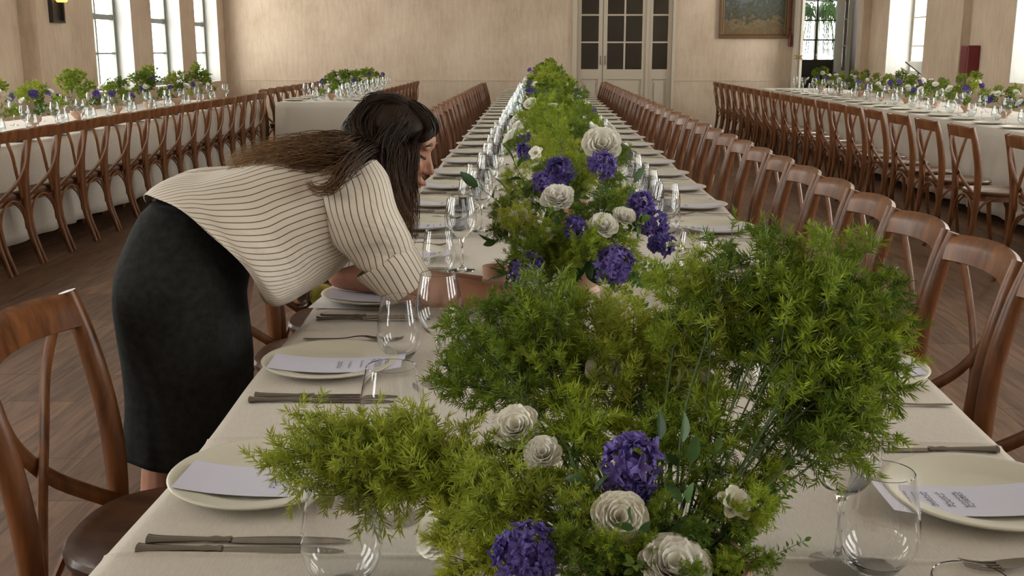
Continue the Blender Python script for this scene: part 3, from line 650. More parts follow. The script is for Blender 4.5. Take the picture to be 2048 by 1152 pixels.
# side tables
for k in range(14):
    y = 6.3+0.52*k; o_ = ordi(k+1)
    setting(1, k, y, 'left window table', -3.5, 0.7525, False)
    glass('w', -3.86+rg.uniform(-.02, .02), y+0.13, f'wine glass, {o_} place setting from the front at left window table', 'glasses on the left window table', False)
    glass('s', -3.93+rg.uniform(-.02, .02), y-0.10, f'stemless glass, {o_} place setting from the front at left window table', 'glasses on the left window table', False)
    if k > 0: glass('w', -4.40+rg.uniform(-.02, .02), y, f'wine glass, {o_} from the front on the window side of left table', 'glasses on the left window table', False)
for k in range(18):
    y = 7.6+0.56*k; o_ = ordi(k+1)
    setting(-1, k, y, 'right table', 3.7, 0.7525, False)
    glass('w', 4.06+rg.uniform(-.02, .02), y+0.16, f'wine glass, {o_} place setting from the front at right table', 'glasses on the right table', False)
    glass('s', 4.10+rg.uniform(-.02, .02), y-0.06, f'stemless glass, {o_} place setting from the front at right table', 'glasses on the right table', False)
    glass('w', 4.55+rg.uniform(-.02, .02), y+0.10, f'wine glass, {o_} from the front on the far side of right table', 'glasses on the right table', False)
for k in range(9):
    y = 13.3+0.5*k; o_ = ordi(k+1)
    for sd, x0_ in (('left', -2.87), ('right', -2.40)):
        glass('w', x0_, y, f'wine glass, {o_} from the front on the {sd} side of short table', 'glasses on the short table', False)
        glass('s', x0_+(0.09 if sd == 'left' else -0.09), y+0.12, f'stemless glass, {o_} from the front on the {sd} side of short table', 'glasses on the short table', False)
    for sd, xx in (('left', -3.2), ('right', -2.07)):
        setting(-1 if sd == 'left' else 1, k, y+0.1, 'short table', xx, 0.7525, False)
# folded napkin under the third plate on the left
m = MB(); q = np.array([(-0.13, -0.10), (0.06, -0.12), (0.11, 0.10), (-0.11, 0.155)])
G = [[tuple(q[0]*(1-a)*(1-b)+q[1]*a*(1-b)+q[2]*a*b+q[3]*(1-a)*b)+(0.0006+0.001*math.sin(a*5)*b,) for a in np.linspace(0, 1, 8)] for b in np.linspace(0, 1, 8)]
m.grid(G); o = m.build('napkin', mat('white_napkin', (0.72, 0.70, 0.68), 0.9), bevel=None); o.location = (-0.43, 2.61, 0.7525)
tag(o, 'folded white napkin sticking out from under the plate by the woman', 'napkin')

q = atz(600, 612, 0.4685); glass('s', q.x, q.y, 'empty stemless glass left on a chair seat beyond the woman', 'glasses on the left of the centre table', True, 0.4685)
# ---------------------------------------------------------------- foliage and flowers
def rotm(v, k, a):
    k = nrm(k); c, s = math.cos(a), math.sin(a); return v*c+np.cross(k, v)*s+k*np.dot(k, v)*(1-c)
def perp(d, R):
    v = R.normal(size=3); v -= d*np.dot(v, d); return nrm(v)
def needles(m, P0, D, R, Lm, wm):
    """vectorised tapered bent needles from points P0 in directions D"""
    n = len(P0); 
    if n == 0: return
    L_ = (Lm*R.uniform(0.65, 1.25, n))[:, None]; S = np.cross(D, R.normal(size=(n, 3))); S /= np.linalg.norm(S, axis=1)[:, None]+1e-9
    Bn = np.cross(D, S); bend = R.uniform(-0.25, 0.25, n)[:, None]
    A = P0-S*wm*0.4; B = P0+S*wm*0.4; M_ = P0+D*L_*0.55+Bn*bend*L_*0.25; Mc = M_+S*wm*0.5; Md = M_-S*wm*0.5; T = P0+D*L_+Bn*bend*L_*0.8
    V = np.stack([A, B, Mc, Md, T], 1).reshape(-1, 3); F = []
    for i in range(n):
        q = 5*i; F.append((q, q+1, q+2, q+3)); F.append((q+3, q+2, q+4))
    m.add(V, F)
def frond_mesh(name, Lg, seed, mt, dens=1.0, nl=0.0120, wm=0.0011, start=0.54, spread=0.165, stem_col=None):
    R = np.random.default_rng(seed); leafm = MB(); stem = MB()
    cv = R.uniform(0.05, 0.16)*Lg
    P = spline([(0, 0, 0), (-0.75*cv, 0.01*Lg*R.normal(), 0.35*Lg), (-0.75*cv, 0.015*Lg*R.normal(), 0.7*Lg), (0, 0, 0.96*Lg)], 60)
    stem.tube(P, np.linspace(0.0017, 0.0006, 60), 5)
    pts = []; dirs = []
    nb = int(17*dens*(Lg/0.35)**0.7)+4; ang = R.uniform(0, 6)
    for b in range(nb):
        u = start+(1-start)*(b+0.5)/nb; i = min(int(u*59), 58); p0 = P[i]; T = nrm(P[i+1]-P[i]); ang += 2.4+R.normal()*0.3
        s = nrm(np.cross(T, (math.cos(ang), math.sin(ang), 0.1))); bl = spread*Lg*(0.22+0.78*math.sin(PI*min(1, (1-(u-start)/(1-start))*0.8+0.04)))*R.uniform(0.55, 1.15)
        d = nrm(T*R.uniform(0.5, 1.0)+s); Q = spline([p0, p0+d*bl*0.5+T*bl*0.08, p0+d*bl+T*bl*0.3], 12); stem.tube(Q, np.linspace(0.0009, 0.0004, 12), 3)
        ns = max(3, int(bl/0.011)); 
        for c in range(ns+1):
            uu = 0.42+0.58*(c+R.uniform(0, 1))/(ns+1); j = min(int(uu*11), 10); q0 = Q[j]; T2 = nrm(Q[j+1]-Q[j]); s2 = perp(T2, R); tl = R.uniform(0.014, 0.030)
            d2 = nrm(T2*R.uniform(0.2, 0.9)+s2*0.95); K = 8
            for k in range(K):
                w = (k+1)/K; q = q0+d2*tl*w; 
                for z_ in range(4):
                    nn = nrm(d2*(0.55+0.6*w)+perp(d2, R)*1.0); pts.append(q); dirs.append(nn)
            stem.add([q0-s2*0.0003, q0+s2*0.0003, q0+d2*tl], [(0, 1, 2)])
    needles(leafm, np.array(pts), np.array(dirs), R, nl, wm)
    me = leafm; k0 = len(me.f); nst = me.n
    sv = np.concatenate(stem.v); me.add(sv, stem.f)
    r_ = me.mesh(name, True); r_.materials.append(mt); r_.materials.append(M_stem)
    mi = np.zeros(len(r_.polygons), np.int32); mi[k0:] = 1; r_.polygons.foreach_set('material_index', mi[:len(r_.polygons)])
    return r_
def leaf_patch(m, p, d, up, ln, wd, fold=0.25, curl=0.15, n=6):
    d = nrm(d); s = nrm(np.cross(d, up)); u = np.cross(s, d); G = []
    for i in range(n+1):
        t = i/n; w = wd*math.sin(PI*min(1, t*0.94+0.03))**0.8*(1.15-0.3*t); c = p+d*ln*t-u*curl*ln*t*t
        G.append([c-s*w/2+u*fold*w/2, c, c+s*w/2+u*fold*w/2])
    m.grid(G)
def sprig_mesh(name, Lg, seed, mt, ln, wd, gap, pairs=1, start=0.3, round_=False, cluster=False):
    R = np.random.default_rng(seed); m = MB(); stem = MB()
    P = spline([(0, 0, 0), (0.03*Lg, 0, 0.4*Lg), (0.16*Lg, 0.02, Lg)], 40); stem.tube(P, np.linspace(0.0018, 0.0007, 40), 5)
    u = start; a = R.uniform(0, 6)
    while u < 1.0:
        i = min(int(u*39), 38); T = nrm(P[i+1]-P[i]); a += 2.4
        for q in range(pairs):
            s = nrm(np.cross(T, (math.cos(a+PI*q), math.sin(a+PI*q), 0.05))); d = nrm(s+T*R.uniform(0.2, 0.9)); sc_ = R.uniform(0.7, 1.15)
            leaf_patch(m, P[i]+d*0.004, d, T+0.3*R.normal(size=3), ln*sc_, wd*sc_, curl=R.uniform(0, 0.4))
        u += gap/Lg*R.uniform(0.8, 1.2)
    leaf_patch(m, P[-1], P[-1]-P[-3], (1, 0.2, 0), ln, wd)
    k0 = len(m.f); m.add(np.concatenate(stem.v), stem.f); me = m.mesh(name); me.materials.append(mt); me.materials.append(M_stem)
    mi = np.zeros(len(me.polygons), np.int32); mi[k0:] = 1; me.polygons.foreach_set('material_index', mi[:len(me.polygons)]); return me
def petal(m, base, out, up, ln, wd, cup, tipcurl=0.0, n=6, k=5, ruffle=0.0, R=None):
    out = nrm(out); up = nrm(up); s = np.cross(out, up); G = []; ph = 0 if R is None else R.uniform(0, 6)
    for i in range(n+1):
        t = i/n; w = wd*(math.sin(PI*(0.12+0.80*t)/1.05)**0.7); row = []
        ang = cup*(1-t*(0.9-tipcurl)); c = base+out*ln*t*math.sin(PI/2-cup+cup*t*tipcurl)+up*ln*(math.sin(cup)*t-tipcurl*0.4*t*t)
        for j in range(k+1):
            v = -1+2*j/k; row.append(c+s*w/2*v+(up*0.22-out*0.22)*w*v*v*(1-0.3*t)+up*ruffle*ln*math.sin(9*v+ph)*t)
        G.append(row)
    m.grid(G)
def ranunculus(name, r, seed, mt=None, layers=6, open_=1.0):
    """many-petalled cup flower, centre at origin, facing +Z"""
    R = np.random.default_rng(seed); m = MB()
    for L_ in range(layers):
        f = (L_+1)/layers; n = 4+L_; cup = math.radians(88-62*f*open_)
        for i in range(n):
            a = 2*PI*(i+R.uniform(-.2, .2))/n+L_*0.8; out = np.array([math.cos(a), math.sin(a), 0])
            petal(m, out*r*0.07-np.array([0, 0, r*0.45]), out, np.array([0, 0, 1.]), r*(0.62+0.42*f)*R.uniform(0.9, 1.1), r*(0.55+0.75*f), cup, 0.25*f, 6, 6, 0.03, R)
    me = m.mesh(name); me.materials.append(mt or M_white); return me
def cluster(name, r, seed, n=34, mt=None, pl=0.40, flat=0.85):
    """ball of small ruffled florets"""
    R = np.random.default_rng(seed); m = MB()
    for i in range(n):
        d = nrm(R.normal(size=3)); d[2] = abs(d[2])*1.0-0.35*(i % 3 == 0); d = nrm(d); c = d*r*R.uniform(0.5, 0.85)*np.array([1, 1, flat]); u = perp(d, R)
        for k in range(5):
            o_ = rotm(u, d, k*2*PI/5+R.normal()*0.15); petal(m, c, o_, d, r*pl*R.uniform(0.8, 1.3), r*pl*0.62, math.radians(R.uniform(25, 60)), 0.5, 4, 4, 0.12, R)
    m.ell((0, 0, -0.1*r), (r*0.45, r*0.45, r*0.4), None, 10, 6)
    me = m.mesh(name); me.materials.append(mt or M_purple); return me
def openflower(name, r, seed, mt=None):
    R = np.random.default_rng(seed); m = MB()
    for L_ in range(2):
        for i in range(5):
            a = 2*PI*i/5+L_*0.6; out = np.array([math.cos(a), math.sin(a), 0.])
            petal(m, out*r*0.1+np.array([0, 0, 0.02*r*L_]), out, np.array([0, 0, 1.]), r*(1-0.15*L_), r*0.85, math.radians(22+18*L_), 0.3, 6, 6, 0.04, R)
    me = m.mesh(name); me.materials.append(mt or M_white); return me
def centre_mesh(r):
    R = np.random.default_rng(2); m = MB(); m.ell((0, 0, 0.1*r), (0.2*r, 0.2*r, 0.16*r), None, 10, 6)
    for i in range(24):
        d = nrm(np.array([R.normal()*0.6, R.normal()*0.6, 1])); m.tube([d*0.1*r, d*0.42*r], 0.02*r, 3)
    me = m.mesh('centre'); me.materials.append(M_cen); return me
def spike(name, Lg, seed, mt):
    """upright stem set with small florets (delphinium like)"""
    R = np.random.default_rng(seed); m = MB(); k = 0
    P = spline([(0, 0, 0), (0.01, 0, Lg*0.6), (0.03, 0, Lg)], 30)
    for i in range(int(22*Lg/0.25)):
        u = 0.55+0.45*i/(22*Lg/0.25); q = P[min(int(u*29), 29)]; a = i*2.4; d = nrm(np.array([math.cos(a), math.sin(a), 0.3])); u_ = perp(d, R); rr_ = 0.015*(1.2-0.8*(u-0.55)/0.45)
        for kk in range(5):
            petal(m, q+d*0.008, rotm(u_, d, kk*2*PI/5), d, rr_, rr_*0.7, math.radians(40), 0.4, 3, 3)
    k0 = len(m.f); m.tube(P, np.linspace(0.0018, 0.0009, 30), 5); me = m.mesh(name); me.materials.append(mt); me.materials.append(M_stem)
    mi = np.zeros(len(me.polygons), np.int32); mi[k0:] = 1; me.polygons.foreach_set('material_index', mi[:len(me.polygons)]); return me

FR = {}
for Lg in (0.22, 0.30, 0.42, 0.55):
    FR[Lg] = [frond_mesh('fern_frond', Lg, int(Lg*100)*10+i, M_fern, 1.0, wm=0.00135) for i in range(3)]
    FR[('Y', Lg)] = [frond_mesh('fern_frond', Lg, int(Lg*100)*10+5+i, M_fernY, 1.0, wm=0.00135, spread=0.175) for i in range(2)]
FRfar = [frond_mesh('fern_frond', 0.34, 900+i, M_fern, 0.6, nl=0.015, wm=0.0036, start=0.45, spread=0.26) for i in range(3)]
FRfarY = [frond_mesh('fern_frond', 0.34, 910+i, M_fernY, 0.6, nl=0.015, wm=0.0036, start=0.45, spread=0.26) for i in range(2)]
SP_dark = [sprig_mesh('leafy_sprig', 0.30, 20+i, M_leafD, 0.055, 0.026, 0.024) for i in range(2)]
SP_mid = [sprig_mesh('leafy_sprig', 0.32, 30+i, M_leafM, 0.03, 0.017, 0.011, 2) for i in range(2)]
SP_small = [sprig_mesh('small_leaf_sprig', 0.34, 40+i, M_leafM, 0.016, 0.010, 0.006, 2, 0.25) for i in range(2)]
SP_nar = [sprig_mesh('narrow_leaf_sprig', 0.34, 50+i, M_leafD, 0.045, 0.006, 0.010, 2, 0.3) for i in range(2)]
RAN = [ranunculus('white_bloom', 1.0, 60+i, None, 6, 1.02-0.08*i) for i in range(3)]
CLU = [cluster('violet_bloom', 1.0, 70+i) for i in range(3)]
OPN = [openflower('open_bloom', 1.0, 80)]; CEN = centre_mesh(1.0)
SPK = [spike('flower_spike', 0.34, 90, M_purple), spike('flower_spike', 0.36, 91, M_white)]
SCAB = [cluster('violet_bloom', 1.0, 75, 60, None, 0.26)]

def place(me, name, base, tip, parent, roll=0.0, natural=None, sc_=None):
    """child object running from base to tip (parent-local coordinates)"""
    b = Vector(base); d = Vector(tip)-b; ln = d.length; z = d.normalized()
    h = Vector((z.x, z.y, 0)); h = h.normalized() if h.length > 1e-3 else Vector((1, 0, 0))
    x = (h-z*h.dot(z)); x = x.normalized() if x.length > 1e-3 else Vector((1, 0, 0)); x = -x if False else x
    y = z.cross(x); R_ = Matrix((x, y, z)).transposed()@Matrix.Rotation(roll, 3, 'Z')
    k = ln/natural if natural else (sc_ or 1)
    # the stems bow outwards and down at the tip
    o = inst(name, me, parent, Matrix.Translation(b)@R_.to_4x4()@Matrix.Scale(k, 4)); return o
def flower(me, name, c, facing, r, parent, roll=0.0, centre=False, stem_to=None, cname='flower_centre'):
    z = Vector(facing).normalized(); x = z.orthogonal().normalized(); y = z.cross(x); R_ = Matrix((x, y, z)).transposed()@Matrix.Rotation(roll, 3, 'Z')
    o = inst(name, me, parent, Matrix.Translation(Vector(c))@R_.to_4x4()@Matrix.Scale(r, 4))
    if centre: inst(cname, CEN, o)
    return o
def vase(t, r=0.085, h=0.12):
    m = MB(); m.lathe([(r*0.45, 0), (r*0.5, 0.004), (r*0.42, h*0.12), (r*0.55, h*0.3), (r*0.95, h*0.62), (r, h*0.85), (r*0.95, h), (r*0.90, h), (r*0.93, h*0.85), (r*0.5, h*0.35), (0.0001, h*0.3)], 32, cap=False)
    return m.build('vase', M_peach, t)

def arrangement(label, x, y, seed, nf=16, R0=0.24, H=0.36, far=False, whites=4, viol=3, group=None, z=0.7525, sprigs=6, yellow=0.35):
    t = thing('flower_arrangement', label, 'flower arrangement', (x, y, z), 0, group); r = random.Random(seed); vase(t, 0.062 if far else 0.08, 0.085 if far else 0.12)
    mouth = Vector((0, 0, 0.08))
    for i in range(nf):
        a = i*2.399+r.uniform(-.3, .3); e = (i+0.5)/nf; rad = R0*(0.3+0.9*e)*r.uniform(0.7, 1.1); hz = H*(1.06-0.72*e**1.7)*r.uniform(0.82, 1.08)
        tip = Vector((rad*math.cos(a)*0.85, rad*math.sin(a)*1.25, hz)); b = mouth+Vector((tip.x*0.12, tip.y*0.12, 0)); ln = (tip-b).length
        Yl = r.random() < yellow
        if far: me = r.choice(FRfarY if Yl else FRfar); nat = 0.34
        else:
            nat = 0.30 if ln < 0.34 else 0.42; me = r.choice(FR[('Y', nat)] if Yl else FR[nat])
        place(me, 'fern_frond', b, tip, t, r.uniform(-.6, .6), nat)
    for i in range(sprigs):
        a = r.uniform(0, 6.28); k = i % 4; me, nm = ((r.choice(SP_dark), 'leafy_sprig'), (r.choice(SP_mid), 'leafy_sprig'), (r.choice(SP_small), 'small_leaf_sprig'), (r.choice(SP_nar), 'narrow_leaf_sprig'))[k]
        rad = R0*r.uniform(0.5, 1.0); tip = Vector((rad*math.cos(a), rad*math.sin(a)*1.2, H*r.uniform(0.25, 0.65)))
        place(me, nm, mouth, tip, t, r.uniform(0, 6), 0.33)
    for i in range(whites+viol):
        a = i*2.399+seed; rad = R0*r.uniform(0.3, 0.95); hz = H*r.uniform(0.45, 0.92)*(1-0.3*rad/R0)+0.05
        c = Vector((rad*math.cos(a), rad*math.sin(a), hz)); fc = (c.x*2, c.y*1.5-0.15, 0.35)
        if i < whites:
            if i % 3 == 2: flower(OPN[0], 'open_bloom', c, fc, r.uniform(0.022, 0.03), t, r.uniform(0, 6), True)
            else: flower(r.choice(RAN), 'white_bloom', c, fc, r.uniform(0.030, 0.042), t, r.uniform(0, 6))
        else: flower(r.choice(CLU), 'violet_bloom', c, fc, r.uniform(0.03, 0.042), t, r.uniform(0, 6))
    return t

# nearest arrangement, composed spray by spray
BX, BY = 0.125, 0.98
A1 = thing('flower_arrangement', 'nearest flower arrangement, tall lime and green fern sprays in the foreground', 'flower arrangement', (BX, BY, 0.7525), 0, None)
vase(A1, 0.09, 0.12); O1 = Vector((BX, BY, 0.7525)); r = random.Random(3)
tips = [ # px, py, depth Y, lime?
 (560,895,1.20,1),(620,880,1.22,1),(700,868,1.21,1),(705,960,1.17,1),(800,925,1.15,1),(760,900,1.17,1),(650,915,1.18,1),(800,880,1.2,1),(870,960,1.12,1),
 (880,735,1.32,0),(925,665,1.36,0),(965,625,1.40,0),(1050,650,1.38,0),(1105,580,1.42,0),(1180,615,1.40,1),(1262,635,1.42,1),(1330,665,1.38,1),
 (1365,530,1.36,0),(1415,545,1.33,1),(1470,590,1.36,0),(1548,485,1.34,0),(1590,560,1.33,0),(1660,515,1.32,0),(1722,520,1.30,0),(1775,580,1.28,0),
 (1785,650,1.26,0),(1735,640,1.24,0),(1770,740,1.20,0),(1755,830,1.17,0),(1690,820,1.16,0),(1655,580,1.27,0),
 (1565,610,1.30,0),(1370,690,1.30,1),(1250,730,1.32,1),(1150,710,1.32,0),(1060,690,1.32,0),(975,715,1.30,0),
 (1000,900,1.14,0),(905,985,1.08,1),(880,1060,1.04,1),(950,1110,1.0,1),(1545,930,1.10,0),(1500,1060,1.04,0),(1340,830,1.16,0),(1240,850,1.15,0),
 (1140,850,1.16,0),(1080,960,1.06,0),(1170,960,1.04,0),(1320,950,1.05,0),(1430,900,1.10,0),(1430,800,1.18,0),(1010,1010,1.03,1),(1120,1040,0.99,0),
 (1120,800,1.2,0),(1300,790,1.24,0),(1600,800,1.17,0),(1450,980,1.04,0),(1230,1120,0.96,0),(900,1140,0.98,1),(1420,640,1.34,0),(1640,730,1.21,0),(950,1020,0.98,1),(1010,1090,0.94,0),(1110,1080,0.93,0),(1200,1080,0.93,0),(1290,1080,0.94,0),(1400,1050,0.95,0),(1470,1130,0.93,0),(1540,1010,1.0,0),(1330,1000,0.98,0),(1230,1000,1.0,0),(1130,1000,0.98,1),(1280,1140,0.92,0),(1140,1150,0.9,0),(1390,1150,0.9,0),(1540,1120,0.95,0),(930,950,1.04,1)]
for px, py, Y, yl in tips:
    tip = at(px, py, Y)-O1; ln0 = tip.length; b = Vector((tip.x*0.10, tip.y*0.10, 0.09)); ln = (tip-b).length
    nat = 0.22 if ln < 0.26 else 0.30 if ln < 0.36 else (0.42 if ln < 0.49 else 0.55)
    place(r.choice(FR[('Y', nat)] if yl else FR[nat]), 'fern_frond', b, tip, A1, r.uniform(-.8, .8), nat)
def f1(me, name, px, py, Y, r_, cen=False, up=0.5, par=None, O=None, side=0.0):
    c = at(px, py, Y)-(O or O1); flower(me, name, c, ((px-1180)/900+side, -0.70, up+0.3), r_, par or A1, r.uniform(0, 6), cen)
f1(RAN[0], 'white_bloom', 1030, 852, 1.13, 0.027); f1(RAN[1], 'white_bloom', 1350, 1130, 0.93, 0.034, up=0.9); f1(RAN[2], 'cream_bloom', 1240, 1035, 0.97, 0.028, up=0.3)
f1(RAN[0], 'white_bloom', 868, 1068, 1.06, 0.028, side=-0.5); f1(RAN[1], 'white_bloom', 1212, 735, 1.25, 0.026); f1(RAN[2], 'white_bloom', 1395, 770, 1.22, 0.027)
f1(CLU[0], 'violet_bloom', 1262, 925, 1.04, 0.032); f1(SCAB[0], 'violet_bloom', 1050, 1112, 0.92, 0.035); f1(CLU[1], 'violet_bloom', 1255, 975, 1.03, 0.026)
f1(OPN[0], 'open_bloom', 1466, 1010, 1.01, 0.019, True); f1(OPN[0], 'open_bloom', 1405, 1118, 0.98, 0.010, True)
f1(RAN[1], 'white_bloom', 1085, 905, 1.09, 0.020); f1(RAN[2], 'white_bloom', 1600, 850, 1.14, 0.018)
for px, py, Y, me, nm in [(1610,1010,1.02,SP_small,'small_leaf_sprig'),(1590,1075,1.0,SP_small,'small_leaf_sprig'),(1540,1130,0.97,SP_small,'small_leaf_sprig'),(1500,960,1.06,SP_mid,'leafy_sprig'),(1560,1020,1.03,SP_mid,'leafy_sprig'),
    (985,900,1.10,SP_dark,'leafy_sprig'),(1150,1110,0.97,SP_mid,'leafy_sprig'),(1420,1080,1.0,SP_small,'small_leaf_sprig'),(1570,905,1.12,SP_nar,'narrow_leaf_sprig'),(1330,1030,1.0,SP_dark,'leafy_sprig'),
    (1400,930,1.06,SP_nar,'narrow_leaf_sprig'),(1130,920,1.06,SP_nar,'narrow_leaf_sprig'),(980,1080,1.0,SP_nar,'narrow_leaf_sprig'),(1270,860,1.1,SP_dark,'leafy_sprig'),(1180,1000,1.02,SP_dark,'leafy_sprig'),(1480,1120,0.98,SP_dark,'leafy_sprig'),(1650,940,1.08,SP_mid,'leafy_sprig'),(1260,1090,0.93,SP_mid,'leafy_sprig'),(1350,1060,0.95,SP_small,'small_leaf_sprig'),(1210,1130,0.92,SP_small,'small_leaf_sprig'),(1100,1060,0.95,SP_nar,'narrow_leaf_sprig'),(1430,1000,0.99,SP_mid,'leafy_sprig'),(1310,960,1.0,SP_nar,'narrow_leaf_sprig'),(1380,890,1.03,SP_dark,'leafy_sprig'),(1330,850,1.05,SP_dark,'leafy_sprig'),(1460,900,1.04,SP_mid,'leafy_sprig'),(1200,900,1.02,SP_dark,'leafy_sprig'),(1300,1010,0.95,SP_dark,'leafy_sprig'),(1410,980,0.98,SP_dark,'leafy_sprig')]:
    tip = at(px, py, Y)-O1; place(r.choice(me), nm, Vector((tip.x*0.1, tip.y*0.1, 0.06)), tip, A1, r.uniform(0, 6), 0.33)
# second arrangement
q = atz(1165, 600, 0.7525); O2 = Vector((q.x+0.0, q.y+0.10, 0.7525))
A2 = thing('flower_arrangement', 'second flower arrangement with large violet blooms and white flowers in a blush vase', 'flower arrangement', O2, 0, None)
vase(A2, 0.10, 0.14)
for px, py, Y, yl in [(1075,205,3.0,0),(985,420,2.65,0),(1000,400,2.75,0),(1020,440,2.6,0),(1100,420,2.6,0),(1060,480,2.5,0),(1100,500,2.45,0),(1230,350,2.8,0),(1262,380,2.7,1),(1180,330,2.85,1),(1080,330,2.9,0),(1010,350,2.85,1),
    (1140,400,2.7,0),(1200,400,2.7,0),(1250,400,2.65,1),(1130,520,2.4,0),(1080,545,2.4,0),(1150,350,2.8,0),(1050,380,2.75,0),(990,460,2.55,0),(1290,430,2.6,0),(1230,450,2.5,0),(1235,395,2.52,0),(1170,425,2.5,0),(1080,470,2.42,0),(1175,495,2.36,0),(1030,520,2.36,0),(1265,520,2.38,0),(1010,430,2.5,1),(1140,310,2.85,0),(1240,300,2.95,0),(1110,265,3.0,1)]:
    tip = at(px, py, Y)-O2; b = Vector((tip.x*0.12, tip.y*0.12, 0.11)); ln = (tip-b).length; nat = 0.30 if ln < 0.35 else 0.42
    place(r.choice(FR[('Y', nat)] if yl else FR[nat]), 'fern_frond', b, tip, A2, r.uniform(-.8, .8), nat)
f2 = lambda *a, **k: f1(*a, par=A2, O=O2, **k)
f2(RAN[1], 'white_bloom', 1204, 288, 2.78, 0.050, up=0.2); f2(RAN[0], 'white_bloom', 1115, 392, 2.55, 0.042, up=0.6); f2(RAN[1], 'white_bloom', 1207, 450, 2.45, 0.034, up=0.4); f2(RAN[2], 'white_bloom', 1248, 432, 2.5, 0.028)
f2(SCAB[0], 'violet_bloom', 1226, 530, 2.38, 0.052, up=0.3); f2(SCAB[0], 'violet_bloom', 1054, 540, 2.38, 0.046, up=0.3, side=-0.4); f2(CLU[2], 'violet_bloom', 1152, 458, 2.42, 0.030); f2(CLU[0], 'violet_bloom', 1118, 345, 2.7, 0.040)
f2(CLU[1], 'violet_bloom', 1205, 332, 2.72, 0.038); f2(CLU[0], 'violet_bloom', 1282, 408, 2.6, 0.034); f2(CLU[1], 'violet_bloom', 1303, 450, 2.52, 0.040); f2(CLU[2], 'violet_bloom', 1322, 490, 2.45, 0.032); f2(CLU[1], 'violet_bloom', 1085, 365, 2.66, 0.028)
f2(RAN[0], 'white_bloom', 1035, 430, 2.55, 0.026); f2(OPN[0], 'open_bloom', 1098, 470, 2.45, 0.02, True)
for px, py, Y, me, nm in [(985,330,2.7,SP_dark,'leafy_sprig'),(960,345,2.65,SP_dark,'leafy_sprig'),(975,400,2.6,SP_dark,'leafy_sprig'),(990,440,2.55,SP_dark,'leafy_sprig'),(1010,500,2.45,SP_dark,'leafy_sprig'),(1320,520,2.4,SP_small,'small_leaf_sprig'),(1300,570,2.35,SP_small,'small_leaf_sprig'),
    (1345,580,2.35,SP_small,'small_leaf_sprig'),(1170,500,2.4,SP_nar,'narrow_leaf_sprig'),(1260,500,2.4,SP_dark,'leafy_sprig'),(1180,560,2.35,SP_dark,'leafy_sprig'),(1120,560,2.35,SP_nar,'narrow_leaf_sprig'),(1230,420,2.5,SP_nar,'narrow_leaf_sprig'),(1290,350,2.7,SP_dark,'leafy_sprig'),(1080,440,2.5,SP_dark,'leafy_sprig'),(1270,470,2.45,SP_mid,'leafy_sprig'),(1000,500,2.4,SP_nar,'narrow_leaf_sprig'),(1140,430,2.5,SP_mid,'leafy_sprig')]:
    tip = at(px, py, Y)-O2; place(r.choice(me), nm, Vector((tip.x*0.1, tip.y*0.1, 0.07)), tip, A2, r.uniform(0, 6), 0.33)
# peach cup beside it
q = atz(992, 568, 0.7525); m = MB(); m.lathe([(0.02, 0), (0.03, 0.004), (0.036, 0.03), (0.037, 0.05), (0.033, 0.05), (0.031, 0.02), (0.0001, 0.012)], 28, cap=False); o = m.build('votive_cup', M_peach); o.location = (q.x, q.y, 0.7525); tag(o, 'small blush ceramic cup by the woman\'s forearm, beside the vase', 'cup')
# the chain of arrangements along the centre table
ordn = ['third', 'fourth', 'fifth', 'sixth', 'seventh', 'eighth', 'ninth', 'tenth', 'eleventh', 'twelfth', 'thirteenth', 'fourteenth', 'fifteenth', 'sixteenth']
yy = [3.75, 4.65, 5.6, 6.6, 7.6, 8.6, 9.7, 10.8, 11.9, 13.0, 14.1, 15.2, 16.2, 17.1]
for i, y in enumerate(yy):
    arrangement(f'{ordn[i]} flower arrangement from the front along the middle of centre table', 0.10+0.03*math.sin(i*2.1), y, 100+i, 14 if i < 4 else 7, 0.27, 0.40 if i < 12 else 0.44, i >= 3, 7, 2 if i % 2 else 3, 'arrangements along the centre table', sprigs=14, yellow=0.25)
for i, y in enumerate([6.5, 7.25, 8.0, 8.75, 9.6, 10.5, 11.4, 12.3, 13.2]):
    arrangement(f'{ordi(i+1)} flower arrangement from the front on the left window table', -4.15, y, 200+i, 9, 0.22, 0.34 if i % 2 else 0.42, True, 3, 2 if i % 3 else 3, 'arrangements on the left window table', sprigs=4, yellow=0.3)
for i, y in enumerate([7.7, 8.5, 9.3, 10.1, 11.0, 11.9, 12.8, 13.7, 14.7, 15.7, 16.7]):
    arrangement(f'{ordi(i+1)} flower arrangement from the front on the right table', 4.32, y, 300+i, 8, 0.24, 0.30 if i % 2 else 0.36, True, 5, 3, 'arrangements on the right table', sprigs=4, yellow=0.25)
for i, y in enumerate([13.7, 14.6, 15.5, 16.4, 17.3]):
    arrangement(f'{ordi(i+1)} flower arrangement from the front on the short table', -2.64, y, 400+i, 8, 0.20, 0.32, True, 2, 1, 'arrangements on the short table', sprigs=5, yellow=0.05)

q = atz(645, 588, 0.50); o = inst('yellow_bloom', ranunculus('yellow_bloom', 0.045, 5, leaf_mat('yellow_petal', (0.50, 0.46, 0.08), (0.66, 0.62, 0.20), 0.25), 5)); o.location = (q.x, q.y, 0.492); o.rotation_euler = (0.9, 0.3, 0)
tag(o, 'yellow green bloom lying on a chair seat beyond the leaning woman', 'flower')
